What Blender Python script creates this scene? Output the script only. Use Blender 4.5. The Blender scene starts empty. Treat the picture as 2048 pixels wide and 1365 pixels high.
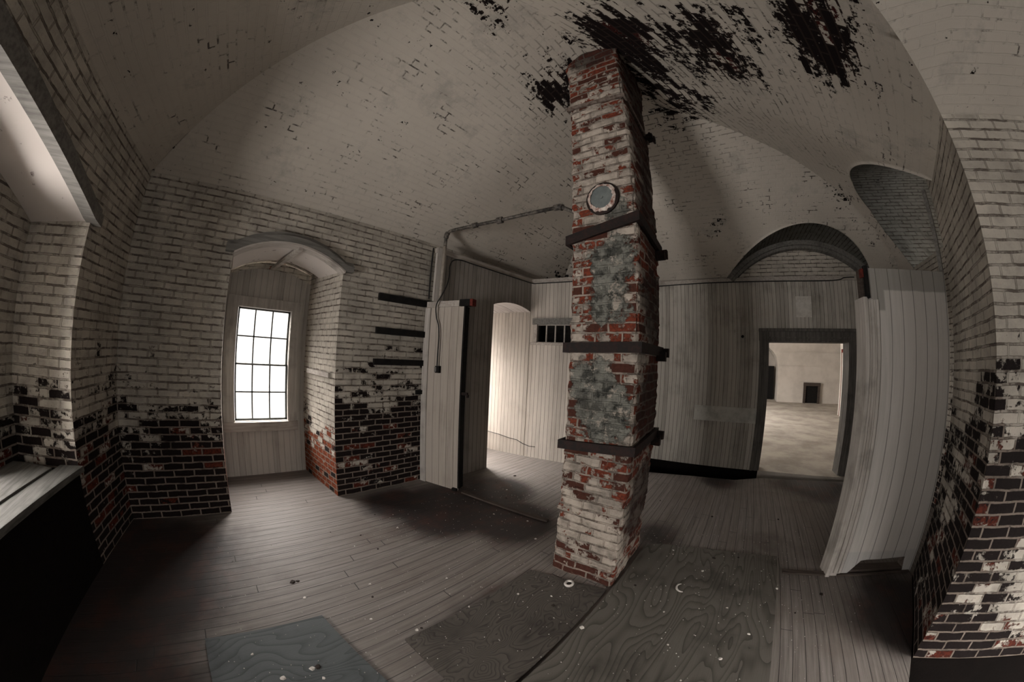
import bpy, bmesh, math, random
from mathutils import Vector, Matrix, noise as mnoise
S = 1.65                      # one layout unit = the eye height, 1.65 m
RND = random.Random(7)
scene = bpy.context.scene
COL = scene.collection

# ------------------------------------------------------------------ camera: a fisheye lens
F_PX, K = 633.1242, .37       # r = f*tan(.37*theta)/.37, in pixels of a 2048 wide frame
PITCH, ROLL, YAW = .04923982, .04787852, .71471406
def cam_axes():
    def w(x, y, z):
        cr, sr = math.cos(ROLL), math.sin(ROLL)
        x, z = x*cr - z*sr, x*sr + z*cr
        cp, sp = math.cos(PITCH), math.sin(PITCH)
        y, z = y*cp - z*sp, y*sp + z*cp
        c, s = math.cos(YAW), math.sin(YAW)
        return Vector((x*s + y*c, -x*c + y*s, z))
    return w(1, 0, 0), w(0, 0, 1), w(0, -1, 0)
def make_camera():
    cd = bpy.data.cameras.new('camera')
    cam = bpy.data.objects.new('camera', cd); COL.objects.link(cam)
    ax, ay, az = cam_axes()
    m = Matrix.Identity(4)
    for i in range(3):
        m[i][0], m[i][1], m[i][2] = ax[i], ay[i], az[i]
    m.translation = Vector((0, 0, S))
    cam.matrix_world = m
    cd.type = 'PANO'
    cd.panorama_type = 'FISHEYE_LENS_POLYNOMIAL'
    cd.sensor_fit = 'HORIZONTAL'
    cd.sensor_width = 36.0; cd.sensor_height = 36.0*1365/2048
    # fit theta(r) = k1 r + k2 r^2 + k3 r^3 + k4 r^4, r in mm
    mm = 36.0/2048
    rs = [1260*(i+1)/60 for i in range(60)]
    A = [[0.0]*4 for _ in range(4)]; b = [0.0]*4
    sc = 20.0
    for r in rs:
        th = math.atan(K*r/F_PX)/K
        q = r*mm/sc
        v = [q, q*q, q**3, q**4]
        for i in range(4):
            b[i] += v[i]*th
            for j in range(4): A[i][j] += v[i]*v[j]
    for i in range(4):
        p = A[i][i]
        for j in range(i, 4): A[i][j] /= p
        b[i] /= p
        for k in range(4):
            if k != i:
                f = A[k][i]
                for j in range(i, 4): A[k][j] -= f*A[i][j]
                b[k] -= f*b[i]
    cd.fisheye_polynomial_k0 = 0.0
    cd.fisheye_polynomial_k1 = -b[0]/sc
    cd.fisheye_polynomial_k2 = -b[1]/sc**2
    cd.fisheye_polynomial_k3 = -b[2]/sc**3
    cd.fisheye_polynomial_k4 = -b[3]/sc**4
    cd.fisheye_fov = math.radians(230)
    cd.clip_start = .02
    scene.camera = cam
make_camera()
vs = scene.view_settings
vs.view_transform = 'Standard'; vs.look = 'None'; vs.gamma = 1; vs.use_curve_mapping = False
vs.exposure = -0.08
scene.cycles.use_denoising = True
scene.cycles.max_bounces = 10
scene.cycles.diffuse_bounces = 7
scene.cycles.transparent_max_bounces = 12
scene.cycles.sample_clamp_indirect = 6.0

# ------------------------------------------------------------------ material graph helper
class G:
    def __init__(s, name):
        s.m = bpy.data.materials.new(name); s.m.use_nodes = True
        s.t = s.m.node_tree; s.t.nodes.clear(); s.c = {}
    def n(s, ty, props=None, ins=None):
        nd = s.t.nodes.new(ty)
        for k, v in (props or {}).items(): setattr(nd, k, v)
        for k, v in (ins or {}).items(): s.put(nd.inputs[k], v)
        return nd
    def put(s, sock, v):
        if v is None: return
        if isinstance(v, bpy.types.NodeSocket): s.t.links.new(v, sock)
        elif isinstance(v, (tuple, list)):
            if sock.type == 'RGBA' and len(v) == 3: v = (*v, 1)
            sock.default_value = v
        else:
            if sock.type == 'VECTOR': v = (v, v, v)
            elif sock.type == 'RGBA': v = (v, v, v, 1)
            sock.default_value = v
    def m_(s, op, a, b=None, c=None, clamp=False):
        nd = s.n('ShaderNodeMath', {'operation': op, 'use_clamp': clamp})
        for i, v in enumerate((a, b, c)): s.put(nd.inputs[i], v)
        return nd.outputs[0]
    def add(s, a, b): return s.m_('ADD', a, b)
    def sub(s, a, b): return s.m_('SUBTRACT', a, b)
    def mul(s, a, b): return s.m_('MULTIPLY', a, b)
    def step(s, x, lo, hi, a=0.0, b=1.0):
        nd = s.n('ShaderNodeMapRange', {'interpolation_type': 'SMOOTHSTEP'}, {0: x, 1: lo, 2: hi, 3: a, 4: b})
        return nd.outputs[0]
    def lin(s, x, lo, hi, a=0.0, b=1.0):
        return s.n('ShaderNodeMapRange', {'clamp': True}, {0: x, 1: lo, 2: hi, 3: a, 4: b}).outputs[0]
    def mix(s, f, a, b, blend='MIX'):
        nd = s.n('ShaderNodeMix', {'data_type': 'RGBA', 'blend_type': blend})
        s.put(nd.inputs[0], f); s.put(nd.inputs[6], a); s.put(nd.inputs[7], b)
        return nd.outputs[2]
    def uv(s):
        if 'uv' not in s.c: s.c['uv'] = s.n('ShaderNodeUVMap').outputs[0]
        return s.c['uv']
    def pos(s):
        if 'pos' not in s.c: s.c['pos'] = s.n('ShaderNodeNewGeometry').outputs['Position']
        return s.c['pos']
    def obj(s):
        if 'obj' not in s.c: s.c['obj'] = s.n('ShaderNodeTexCoord').outputs['Object']
        return s.c['obj']
    def sep(s, v):
        nd = s.n('ShaderNodeSeparateXYZ', None, {0: v}); return nd.outputs[0], nd.outputs[1], nd.outputs[2]
    def comb(s, x=0.0, y=0.0, z=0.0): return s.n('ShaderNodeCombineXYZ', None, {0: x, 1: y, 2: z}).outputs[0]
    def vm(s, op, a, b):
        nd = s.n('ShaderNodeVectorMath', {'operation': op}); s.put(nd.inputs[0], a); s.put(nd.inputs[1], b)
        return nd.outputs['Value'] if op in ('LENGTH', 'DISTANCE', 'DOT_PRODUCT') else nd.outputs[0]
    def noise(s, v, scale, detail=4.0, rough=.6, dist=0.0, col=False):
        nd = s.n('ShaderNodeTexNoise', None, {'Vector': v, 'Scale': scale, 'Detail': detail, 'Roughness': rough, 'Distortion': dist})
        return nd.outputs['Color'] if col else nd.outputs[0]
    def white(s, v):
        return s.n('ShaderNodeTexWhiteNoise', {'noise_dimensions': '3D'}, {'Vector': v}).outputs[0]
    def brick(s, v, c1, c2, mo, w, h, mort, smooth=.25, bias=0.0):
        nd = s.n('ShaderNodeTexBrick', {'offset': .5, 'offset_frequency': 2, 'squash': 1.0}, {'Vector': v, 'Color1': c1, 'Color2': c2,
             'Mortar': mo, 'Scale': 1.0, 'Mortar Size': mort, 'Mortar Smooth': smooth, 'Bias': bias, 'Brick Width': w, 'Row Height': h})
        return nd.outputs[0], nd.outputs[1]
    def blob(s, c, r):          # 1 at the centre c (layout units), 0 at distance r
        d = s.vm('DISTANCE', s.pos(), (c[0]*S, c[1]*S, c[2]*S))
        return s.step(d, 0.0, r*S, 1.0, 0.0)
    def out(s, col, rough=.85, bump=None, bstr=.5, bdist=.01, spec=.2, metal=0.0):
        p = s.n('ShaderNodeBsdfPrincipled')
        s.put(p.inputs['Base Color'], col); s.put(p.inputs['Roughness'], rough); s.put(p.inputs['Metallic'], metal)
        s.put(p.inputs['Specular IOR Level'], spec)
        if bump is not None:
            b = s.n('ShaderNodeBump', None, {'Strength': bstr, 'Distance': bdist, 'Height': bump})
            s.t.links.new(b.outputs[0], p.inputs['Normal'])
        o = s.n('ShaderNodeOutputMaterial'); s.t.links.new(p.outputs[0], o.inputs[0])
        return s.m

PAINT = (.47, .432, .375)
def brick_mat(name, zlo=.3, zhi=1.1, kx=0.0, ky=0.0, paint=PAINT, cracks=.75, blobs=(), holes=(), red=.5, base=.30, gain=.62, plaster=None, fine=1.0,
              crackbase=0.0, bw=.195, bh=.0655, dark=(.011, .007, .0065), redc=(.095, .020, .011), mortc=(.19, .155, .13), amp=1.5, soot=0.0, grime=0.0, darkened=()):
    """whitewashed brickwork: paint that has flaked off low down (and at blobs), dark bricks and grey mortar beneath"""
    g = G(name)
    uv = g.uv()
    wob = g.vm('SCALE', g.vm('SUBTRACT', g.noise(uv, 7, 4, .65, col=True), (.5, .5, .5)), None)
    wob.node.inputs['Scale'].default_value = .022
    v = g.vm('ADD', uv, wob)
    col, mort = g.brick(v, (0, 0, 0), (1, 1, 1), (.5, .5, .5), bw, bh, .0085, .4)
    r = g.sep(col)[0]
    vy = g.sep(v)[1]
    bed = g.step(g.m_('ABSOLUTE', g.sub(g.m_('FRACT', g.mul(vy, 1/bh)), .5)), .36, .42)
    x, y, z = g.sep(g.pos())
    zz = g.add(g.mul(z, 1/S), g.add(g.mul(x, kx/S), g.mul(y, ky/S)))
    n1 = g.noise(uv, 10*fine, 8, .72)
    n2 = g.noise(uv, 2.1, 4, .6)
    n3 = g.noise(uv, 42, 4, .6)
    n4 = g.noise(uv, 5, 5, .65)
    lvl = g.add(g.mul(g.lin(zz, zlo, zhi), gain), base)
    s = g.add(lvl, g.add(g.mul(g.sub(n1, .5), amp), g.add(g.mul(g.sub(n2, .5), .9), g.mul(g.sub(r, .5), .40))))
    s = g.add(s, g.mul(g.mul(mort, .12), g.sub(n4, .2)))
    for c, rad, k in blobs: s = g.sub(s, g.mul(g.blob(c, rad), k))
    for c, rad, k in holes: s = g.add(s, g.mul(g.blob(c, rad), k))
    pm = g.step(s, .45, .53)
    # bare masonry
    rb = g.mix(g.m_('GREATER_THAN', g.add(r, g.mul(g.sub(n4, .5), .6)), 1-red), dark, redc)
    rb = g.mix(g.mul(g.step(n3, .4, .65), .7), rb, tuple(c*.6 for c in dark))
    bare = g.mix(g.mul(mort, g.step(n4, .25, .5)), rb, mortc)
    # paint
    pc = g.mix(g.step(n2, .3, .72), tuple(c*.78 for c in paint), tuple(min(1, c*1.10) for c in paint))
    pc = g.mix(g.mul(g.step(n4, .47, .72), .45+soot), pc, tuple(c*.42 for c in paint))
    cm = g.mul(g.step(mort, .35, .9), g.add(g.mul(g.step(g.noise(uv, 6, 5, .75), .42, .60), cracks), crackbase))
    cm = g.mul(cm, g.add(.42, g.mul(bed, .58)))
    pc = g.mix(g.m_('MINIMUM', cm, .88), pc, (.060, .044, .036))
    if grime: pc = g.mix(g.mul(g.step(g.noise(uv, 3.2, 7, .78), .42, .66), grime), pc, tuple(c*.30 for c in paint))
    pc = g.mix(g.mul(g.m_('LESS_THAN', r, .16), .18), pc, tuple(c*.6 for c in paint))
    pc = g.mix(g.mul(g.step(n3, .62, .74), .35), pc, (.12, .10, .085))
    c = g.mix(pm, bare, pc)
    for cc, rad, k in darkened: c = g.mix(g.m_('MULTIPLY', g.step(g.add(g.blob(cc, rad), g.mul(g.sub(n4, .5), .9)), .12, .55), k), c, (.022, .014, .012))  # darkens at the given blobs; on the chimney this paints shade
    hgt = g.add(g.mul(mort, -.8), g.add(g.mul(pm, .3), g.add(g.mul(n1, .6), g.add(g.mul(n3, .25), g.mul(r, .25)))))
    if plaster:
        ps = g.sub(g.add(g.mul(n1, .6), g.mul(n4, .5)), .74)
        for cc, rad, k in plaster: ps = g.add(ps, g.mul(g.blob(cc, rad), k))
        pmk = g.step(ps, .0, .05)
        pcol = g.mix(g.step(g.noise(uv, 9, 8, .8), .36, .62), (.020, .021, .019), (.17, .168, .147))
        pcol = g.mix(g.step(g.noise(uv, 7, 7, .78), .54, .60), pcol, (.30, .265, .225))
        pcol = g.mix(g.mul(g.step(n2, .5, .65), .6), pcol, (.05, .048, .042))
        c = g.mix(pmk, c, pcol); hgt = g.add(hgt, g.mul(pmk, .5))
    return g.out(c, .9, hgt, .9, .012, .15)

def vault_mat():
    g = G('whitewashed vault brick')
    uv = g.uv()
    wob = g.vm('SCALE', g.vm('SUBTRACT', g.noise(uv, 9, 3, col=True), (.5, .5, .5)), None)
    wob.node.inputs['Scale'].default_value = .010
    v = g.vm('ADD', uv, wob)
    col, mort = g.brick(v, (0, 0, 0), (1, 1, 1), (.5, .5, .5), .195, .0655, .0075, .2)
    r = g.sep(col)[0]
    n1 = g.noise(uv, 13, 7, .7)
    n2 = g.noise(g.pos(), 1.1, 3, .55)
    n3 = g.noise(uv, 60, 3, .6)
    s = g.add(.98, g.add(g.mul(g.sub(g.noise(uv, 24, 5, .7), .5), 1.5), g.mul(g.sub(n1, .5), 1.3)))
    s = g.add(s, g.add(0.0, g.add(g.mul(g.sub(r, .5), .62), g.mul(g.sub(n2, .5), .15))))
    s = g.sub(s, g.mul(mort, .06))
    for c in BLOBS_V: s = g.sub(s, g.mul(g.blob(c[:3], c[3]), c[4]))
    pm = g.step(s, .45, .51)
    rb = g.mix(g.m_('GREATER_THAN', g.add(r, g.mul(g.sub(n3, .5), .8)), .80), (.009, .006, .006), (.045, .010, .008))
    bare = g.mix(g.mul(mort, .8), rb, (.030, .020, .017))
    pc = g.mix(g.step(n2, .3, .7), (.47, .432, .378), (.545, .502, .44))
    near = g.blob((1.6, .3, 2.6), 1.5)
    vis = g.add(g.mul(g.step(g.noise(uv, 1.9, 6, .78), .50, .62), .9), .03)
    vis = g.m_('MAXIMUM', vis, g.mul(near, .85))
    seg = g.step(g.noise(uv, 12, 2, .5), .46, .56)
    cm = g.mul(g.step(mort, .5, .95), g.mul(vis, seg))
    pc = g.mix(g.mul(cm, .92), pc, (.02, .014, .012))
    pc = g.mix(g.mul(g.step(g.noise(g.pos(), 2.2, 6, .7), .52, .72), .40), pc, (.19, .18, .165))
    hgt = g.add(g.mul(mort, -.35), g.add(g.mul(pm, .35), g.add(g.mul(n1, .35), g.mul(n3, .12))))
    return g.out(g.mix(pm, bare, pc), .9, hgt, .6, .010, .12)
# bare patches on the vault: x, y, z, radius, strength
BLOBS_V = ((.98, .32, 2.60, .36, .56), (1.15, .24, 2.60, .30, .46), (1.25, .85, 2.58, .36, .56), (1.45, .26, 2.64, .34, .40), (1.75, .24, 2.68, .34, .42), (1.30, .50, 2.75, .55, .36),
           (1.03, -.10, 2.37, .36, .50), (1.27, -.08, 2.45, .34, .48), (1.35, -.20, 2.40, .26, .36), (.95, -.44, 2.13, .36, .54), (1.14, -.56, 2.11, .30, .50), (.80, -.50, 2.1, .25, .36),
           (.58, .74, 2.64, .24, .46), (1.68, .0, 2.57, .28, .38), (1.9, .2, 2.62, .3, .3), (2.84, .18, 2.21, .25, .22), (2.75, -.95, 2.32, .3, .28), (3.1, 1.9, 1.95, .55, .40), (3.0, -1.4, 1.95, .3, .3))

def board_mat(name, col=(.44, .40, .36), dirt=(.13, .115, .10), w=.062, groove=.85, streak=.65, axis=0, rough=.8, extra=None):
    """painted tongue-and-groove boards running up the wall (UV u across, v along)"""
    g = G(name)
    u, v, _ = g.sep(g.uv())
    if axis: u, v = v, u
    k = g.mul(u, 1/w)
    idb = g.m_('FLOOR', k); fr = g.m_('FRACT', k)
    e = g.m_('ABSOLUTE', g.sub(fr, .5))
    gm = g.step(e, .44, .485)
    rnd = g.white(g.comb(idb, 3.3, 1.7))
    st = g.noise(g.comb(g.mul(u, 40), g.mul(v, 1.8), 0.0), 1.0, 6, .65)
    bl = g.noise(g.uv(), 1.9, 5, .6)
    sp = g.noise(g.uv(), 38, 3, .7)
    c = g.mix(g.step(g.add(st, g.mul(g.sub(rnd, .5), .45)), .35, .8), col, tuple(.55*a + .45*b for a, b in zip(col, dirt)))
    c = g.mix(g.mul(g.step(g.add(g.mul(bl, .7), g.mul(st, .35)), .5, .78), streak), c, dirt)
    c = g.mix(g.mul(g.step(sp, .68, .78), .6), c, (.05, .035, .028))
    c = g.mix(g.mul(gm, groove), c, (.035, .028, .024))
    if extra: c = extra(g, c, u, v)
    h = g.add(g.mul(gm, -1.0), g.mul(st, .25))
    return g.out(c, rough, h, .5, .006, .25)

def wood_mat(name, c1, c2, axis=0, scale=1.0, rough=.8, spec=.2, crack=.4):
    g = G(name)
    x, y, z = g.sep(g.obj())
    q = [g.mul(x, 34), g.mul(y, 34), g.mul(z, 34)]
    q[axis] = g.mul((x, y, z)[axis], 2.2)
    st = g.noise(g.comb(*q), scale, 6, .65)
    bl = g.noise(g.obj(), 3.5, 4, .6)
    c = g.mix(g.step(st, .32, .72), c1, c2)
    c = g.mix(g.mul(g.step(bl, .5, .75), .5), c, tuple(a*.45 for a in c2))
    c = g.mix(g.mul(g.step(st, .66, .74), crack), c, (.02, .016, .014))
    return g.out(c, rough, st, .4, .004, spec)

def plain_mat(name, c1, c2, scale=18, rough=.6, metal=0.0, spec=.3, bstr=.3):
    g = G(name)
    n = g.noise(g.obj(), scale, 6, .65)
    return g.out(g.mix(g.step(n, .35, .7), c1, c2), rough, n, bstr, .004, spec, metal)

def floor_mat():
    g = G('weathered floorboards')
    x, y, z = g.sep(g.pos())
    w = .083
    k = g.mul(y, 1/w); idb = g.m_('FLOOR', k); fr = g.m_('FRACT', k)
    e = g.m_('ABSOLUTE', g.sub(fr, .5))
    rnd = g.white(g.comb(idb, 7.1, .3))
    gap = g.step(g.add(e, g.mul(g.sub(g.noise(g.comb(g.mul(x, 3), idb, 0.0), 1.0, 2), .5), .06)), .455, .495)
    xs = g.add(g.mul(x, 1/2.6), g.mul(rnd, 5.0))
    ex = g.m_('ABSOLUTE', g.sub(g.m_('FRACT', xs), .5))
    gap = g.m_('MAXIMUM', gap, g.step(ex, .4985, .4995))
    st = g.noise(g.comb(g.mul(x, 1.6), g.mul(y, 46), idb), 1.0, 7, .68)
    bl = g.noise(g.pos(), 1.3, 5, .62)
    sp = g.noise(g.pos(), 30, 5, .7)
    c = g.mix(g.step(st, .3, .72), (.215, .195, .179), (.10, .088, .079))
    c = g.mix(g.mul(rnd, .45), c, (.15, .13, .115))
    c = g.mix(g.mul(g.step(bl, .48, .72), .45), c, (.10, .075, .062))
    c = g.mix(g.mul(g.step(st, .64, .72), .7), c, (.03, .022, .02))
    c = g.mix(g.mul(g.step(sp, .66, .74), .55), c, (.04, .025, .02))
    # left corner dirt with painted shade over it; darker blobs before the far partition
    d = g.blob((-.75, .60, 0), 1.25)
    for cc, rr, kk in (((-.7, 1.5, 0), 1.15, 1.1), ((-.35, .2, 0), .8, .9), ((1.22, 1.52, 0), .62, 1.4), ((1.38, 1.15, 0), .48, 1.2), ((.98, 1.75, 0), .42, 1.1), ((1.66, 1.50, 0), .45, 1.1), ((.62, .55, 0), .62, .62),  # blobs beyond the window light and in front: shade painted into the boards
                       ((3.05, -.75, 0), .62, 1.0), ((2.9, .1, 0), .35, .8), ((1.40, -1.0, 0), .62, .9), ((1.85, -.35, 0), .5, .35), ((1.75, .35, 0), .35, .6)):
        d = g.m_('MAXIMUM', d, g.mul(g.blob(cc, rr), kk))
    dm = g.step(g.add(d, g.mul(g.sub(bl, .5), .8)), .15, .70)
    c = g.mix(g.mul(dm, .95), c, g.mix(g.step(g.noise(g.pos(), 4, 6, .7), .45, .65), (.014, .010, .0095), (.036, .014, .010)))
    c = g.mix(g.mul(gap, .9), c, (.012, .01, .009))
    h = g.add(g.mul(gap, -1.2), g.mul(st, .5))
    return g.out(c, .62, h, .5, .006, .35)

def ply_mat(name, c1, c2, freq, seed, sx=.9, sy=3.2, blue=0.0):
    g = G(name)
    x, y, z = g.sep(g.obj())
    p = g.comb(g.add(g.mul(x, sx), seed), g.mul(y, sy), seed)
    n = g.noise(p, 1.0, 2.5, .5, .3)
    r = g.m_('FRACT', g.mul(n, freq))
    ring = g.m_('POWER', r, 3.6)
    fine = g.noise(g.comb(g.mul(x, 6), g.mul(y, 120), 0.0), 1.0, 5, .6)
    bl = g.noise(g.obj(), 2.2, 5, .6)
    c = g.mix(g.mul(ring, .85), c1, c2)
    c = g.mix(g.mul(fine, .35), c, c2)
    c = g.mix(g.mul(g.step(bl, .5, .72), .5), c, tuple(a*.5 for a in c2))
    c = g.mix(g.mul(g.step(g.noise(g.obj(), 9, 5, .7), .66, .74), .8), c, (.02, .015, .013))
    return g.out(c, .7, g.sub(fine, ring), .35, .004, .3)

MAT = {}
def mats():
    M = MAT
    M['wall_l'] = brick_mat('whitewashed brick, window wall', .30, 1.15, kx=-.12, red=.15, cracks=.85, crackbase=.22, base=.23, gain=.80, soot=.15, grime=.30, blobs=(((-.1, 2.03, .25), .5, .2),))
    M['wall_b'] = brick_mat('whitewashed brick, back wall', .30, 1.15, red=.32, cracks=.9, crackbase=.25, base=.22, gain=.80, soot=.2, grime=.35)
    M['wall_r'] = brick_mat('whitewashed brick, pier', .25, 1.30, red=.25, cracks=.8, crackbase=.25, base=.28, gain=.70, soot=.1, grime=.22,
        blobs=(((1.11, -.95, .72), .45, .30), ((1.11, -1.35, .05), .35, .3)), holes=(((1.09, -1.33, .24), .36, .55),))
    M['embrasure'] = brick_mat('whitewashed brick, embrasure', .20, .75, red=.85, cracks=.8, crackbase=.2, base=.18, gain=.95, redc=(.20, .045, .016), bw=.13,
        blobs=(((.25, 2.66, 1.52), .5, .5),))
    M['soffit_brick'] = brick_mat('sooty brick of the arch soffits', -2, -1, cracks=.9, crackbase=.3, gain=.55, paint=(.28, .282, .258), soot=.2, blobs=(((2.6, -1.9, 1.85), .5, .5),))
    M['tympanum'] = brick_mat('whitewashed brick, tympanum', -2, -1, paint=(.56, .515, .45), cracks=.9, crackbase=.3, gain=.8)
    M['chimney'] = brick_mat('bare and whitewashed chimney brick', -1, -.5, red=.74, cracks=.9, base=.17, gain=.35, fine=.9, crackbase=.2, paint=(.385, .335, .285), redc=(.15, .034, .018), soot=.45, grime=.75, darkened=tuple(((1.46, .36, zz), .36, .80) for zz in (.35, .8, 1.25, 1.7, 2.1, 2.5))+(((1.2, .5, 2.78), .34, .75),), dark=(.06, .022, .015), amp=1.7, mortc=(.26, .215, .18),  # shade painted down the right face; soot at the top
        blobs=(((1.50, .38, 1.5), .36, .35), ((1.55, .40, .8), .42, .45), ((1.3, .5, 2.75), .45, .22), ((1.55, .4, 2.2), .38, .3), ((1.15, .66, 1.35), .16, .25), ((1.18, .40, 1.2), .14, .25)), holes=(((1.17, .5, .25), .30, .22), ((1.17, .42, 2.0), .3, .10)),
        plaster=(((1.16, .50, 1.42), .20, .42), ((1.16, .52, 1.22), .20, .36), ((1.16, .56, .90), .22, .42), ((1.16, .50, .76), .2, .40), ((1.16, .48, 1.64), .13, .36)))
    M['vault'] = vault_mat()
    M['soffit'] = board_mat('pale soffit boards', (.46, .42, .39), (.12, .08, .07), .3, .3, .5)
    M['lining'] = board_mat('board lining of the embrasure', (.47, .44, .40), (.20, .18, .16), .075, .35, .45)
    M['cheek'] = board_mat('beaded boards, pale', (.52, .475, .425), (.26, .23, .20), .066, .85, .4)
    M['bead'] = board_mat('beaded boards, grey', (.46, .43, .385), (.14, .125, .107), .066, .9, .75)
    g = G('dull grey plank'); n = g.noise(g.obj(), 6, 6, .7); M['plankgrey'] = g.out(g.mix(g.step(n, .4, .7), (.52, .515, .475), (.36, .35, .32)), .8, n, .3, .004, .2)
    M['patch'] = plain_mat('torn pale paper', (.60, .575, .53), (.46, .44, .40), 12, .9)
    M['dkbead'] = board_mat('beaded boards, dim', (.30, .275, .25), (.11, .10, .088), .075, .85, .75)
    M['stub'] = board_mat('wide boards, cream', (.42, .375, .33), (.20, .17, .145), .105, .4, .45)
    g = G('flaking white plaster'); n = g.noise(g.uv(), 5, 7, .7)
    M['plaster'] = g.out(g.mix(g.step(n, .60, .68), g.mix(g.noise(g.uv(), 1.5, 3), (.50, .46, .43), (.58, .53, .49)), (.06, .03, .024)), .9, n, .4, .006, .1)
    def patch(g, c, u, v):
        up = g.step(g.add(v, g.mul(g.noise(g.uv(), 6, 3), .02)), 2.225, 2.24)
        left = g.step(u, .19, .17)
        k = g.m_('MAXIMUM', up, g.mul(left, g.step(v, 2.06, 2.08)))
        c = g.mix(g.mul(k, .55), c, (.12, .115, .10))
        return g.mix(g.mul(g.step(v, .22, .20), .25), c, (.25, .27, .29))
    M['stub_r'] = board_mat('wide boards, white paint', (.52, .495, .465), (.34, .32, .29), .118, .45, .35, extra=patch)
    M['trim'] = wood_mat('grey painted trim', (.20, .19, .175), (.11, .105, .095), 0)
    M['trimlight'] = wood_mat('off white painted trim', (.44, .40, .365), (.30, .27, .24), 0, crack=.25)
    M['trimup'] = wood_mat('off white upright trim', (.48, .45, .415), (.33, .305, .275), 2, crack=.25)
    M['casing'] = wood_mat('dark grey door casing', (.13, .12, .108), (.06, .055, .05), 2)
    M['sash'] = plain_mat('grey green sash paint', (.10, .105, .10), (.06, .065, .062), 30, .6)
    M['black'] = plain_mat('black of the added window backing', (.008, .008, .008), (.016, .014, .013), 20, .8, 0, .1)
    M['redend'] = plain_mat('red brown raw wood', (.16, .03, .022), (.07, .018, .014), 22, .8, 0, .1)
    M['iron'] = plain_mat('rusty black iron', (.007, .0055, .005), (.022, .009, .007), 26, .75, .2, .3, .6)
    M['ironthin'] = plain_mat('flaking painted iron', (.16, .13, .11), (.05, .03, .024), 30, .8, .1, .3, .6)
    M['plate'] = plain_mat('grey flue cover', (.10, .115, .115), (.15, .165, .16), 14, .6, .2)
    M['rim'] = plain_mat('chipped white rim', (.55, .50, .45), (.16, .06, .04), 30, .7)
    M['pipe'] = plain_mat('black pipe with worn paint', (.030, .027, .025), (.17, .15, .13), 22, .6, .2)
    M['pipepale'] = plain_mat('cream painted pipe', (.34, .30, .26), (.22, .19, .165), 18, .6)
    M['cable'] = plain_mat('black cable', (.010, .010, .010), (.02, .018, .017), 30, .6)
    M['greybox'] = plain_mat('grey switch face', (.16, .155, .145), (.10, .095, .09), 20, .6)
    M['sill'] = wood_mat('grey sill boards', (.115, .112, .104), (.05, .048, .044), 1, crack=.7)
    M['sleeper'] = wood_mat('dusty floor batten', (.085, .068, .057), (.04, .03, .025), 1)
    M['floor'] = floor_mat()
    g = G('dark earth'); n = g.noise(g.pos(), 9, 6, .7)
    M['dirt'] = g.out(g.mix(n, (.003, .0028, .0028), (.009, .0065, .0055)), .95, n, .6, .02, .05)
    M['ply_a'] = ply_mat('plywood, long open grain', (.115, .107, .092), (.036, .031, .026), 30, 3.1, .50, 2.2)
    M['ply_b'] = ply_mat('plywood, tight swirling grain', (.088, .079, .068), (.022, .018, .016), 34, 8.4, 2.0, 3.6)
    M['ply_c'] = ply_mat('plywood, blue grey', (.085, .095, .097), (.036, .043, .046), 20, 5.6, 1.0, 2.6)
    g = G('window glass')
    tr = g.n('ShaderNodeBsdfTransparent', None, {0: (.93, .93, .93, 1)}); gl = g.n('ShaderNodeBsdfGlossy', None, {0: (.8, .8, .8, 1), 1: .05})
    mx = g.n('ShaderNodeMixShader', None, {0: .05, 1: tr.outputs[0], 2: gl.outputs[0]})
    o = g.n('ShaderNodeOutputMaterial', None, {0: mx.outputs[0]}); M['glass'] = g.m
    def room2(name, c1, c2):
        g = G(name); n = g.noise(g.pos(), 1.4, 6, .65)
        return g.out(g.mix(g.step(n, .35, .7), c1, c2), .9, n, .2, .01, .1)
    M['plaster2'] = room2('old white plaster', (.60, .56, .51), (.50, .465, .42))
    M['floor2'] = room2('sandy concrete floor', (.42, .385, .34), (.26, .235, .205))
    M['chip'] = plain_mat('white plaster chip', (.55, .52, .48), (.40, .37, .34), 30, .9)
    M['splinter'] = plain_mat('dark dry splinter', (.03, .022, .018), (.015, .012, .01), 30, .9)
mats()

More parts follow.
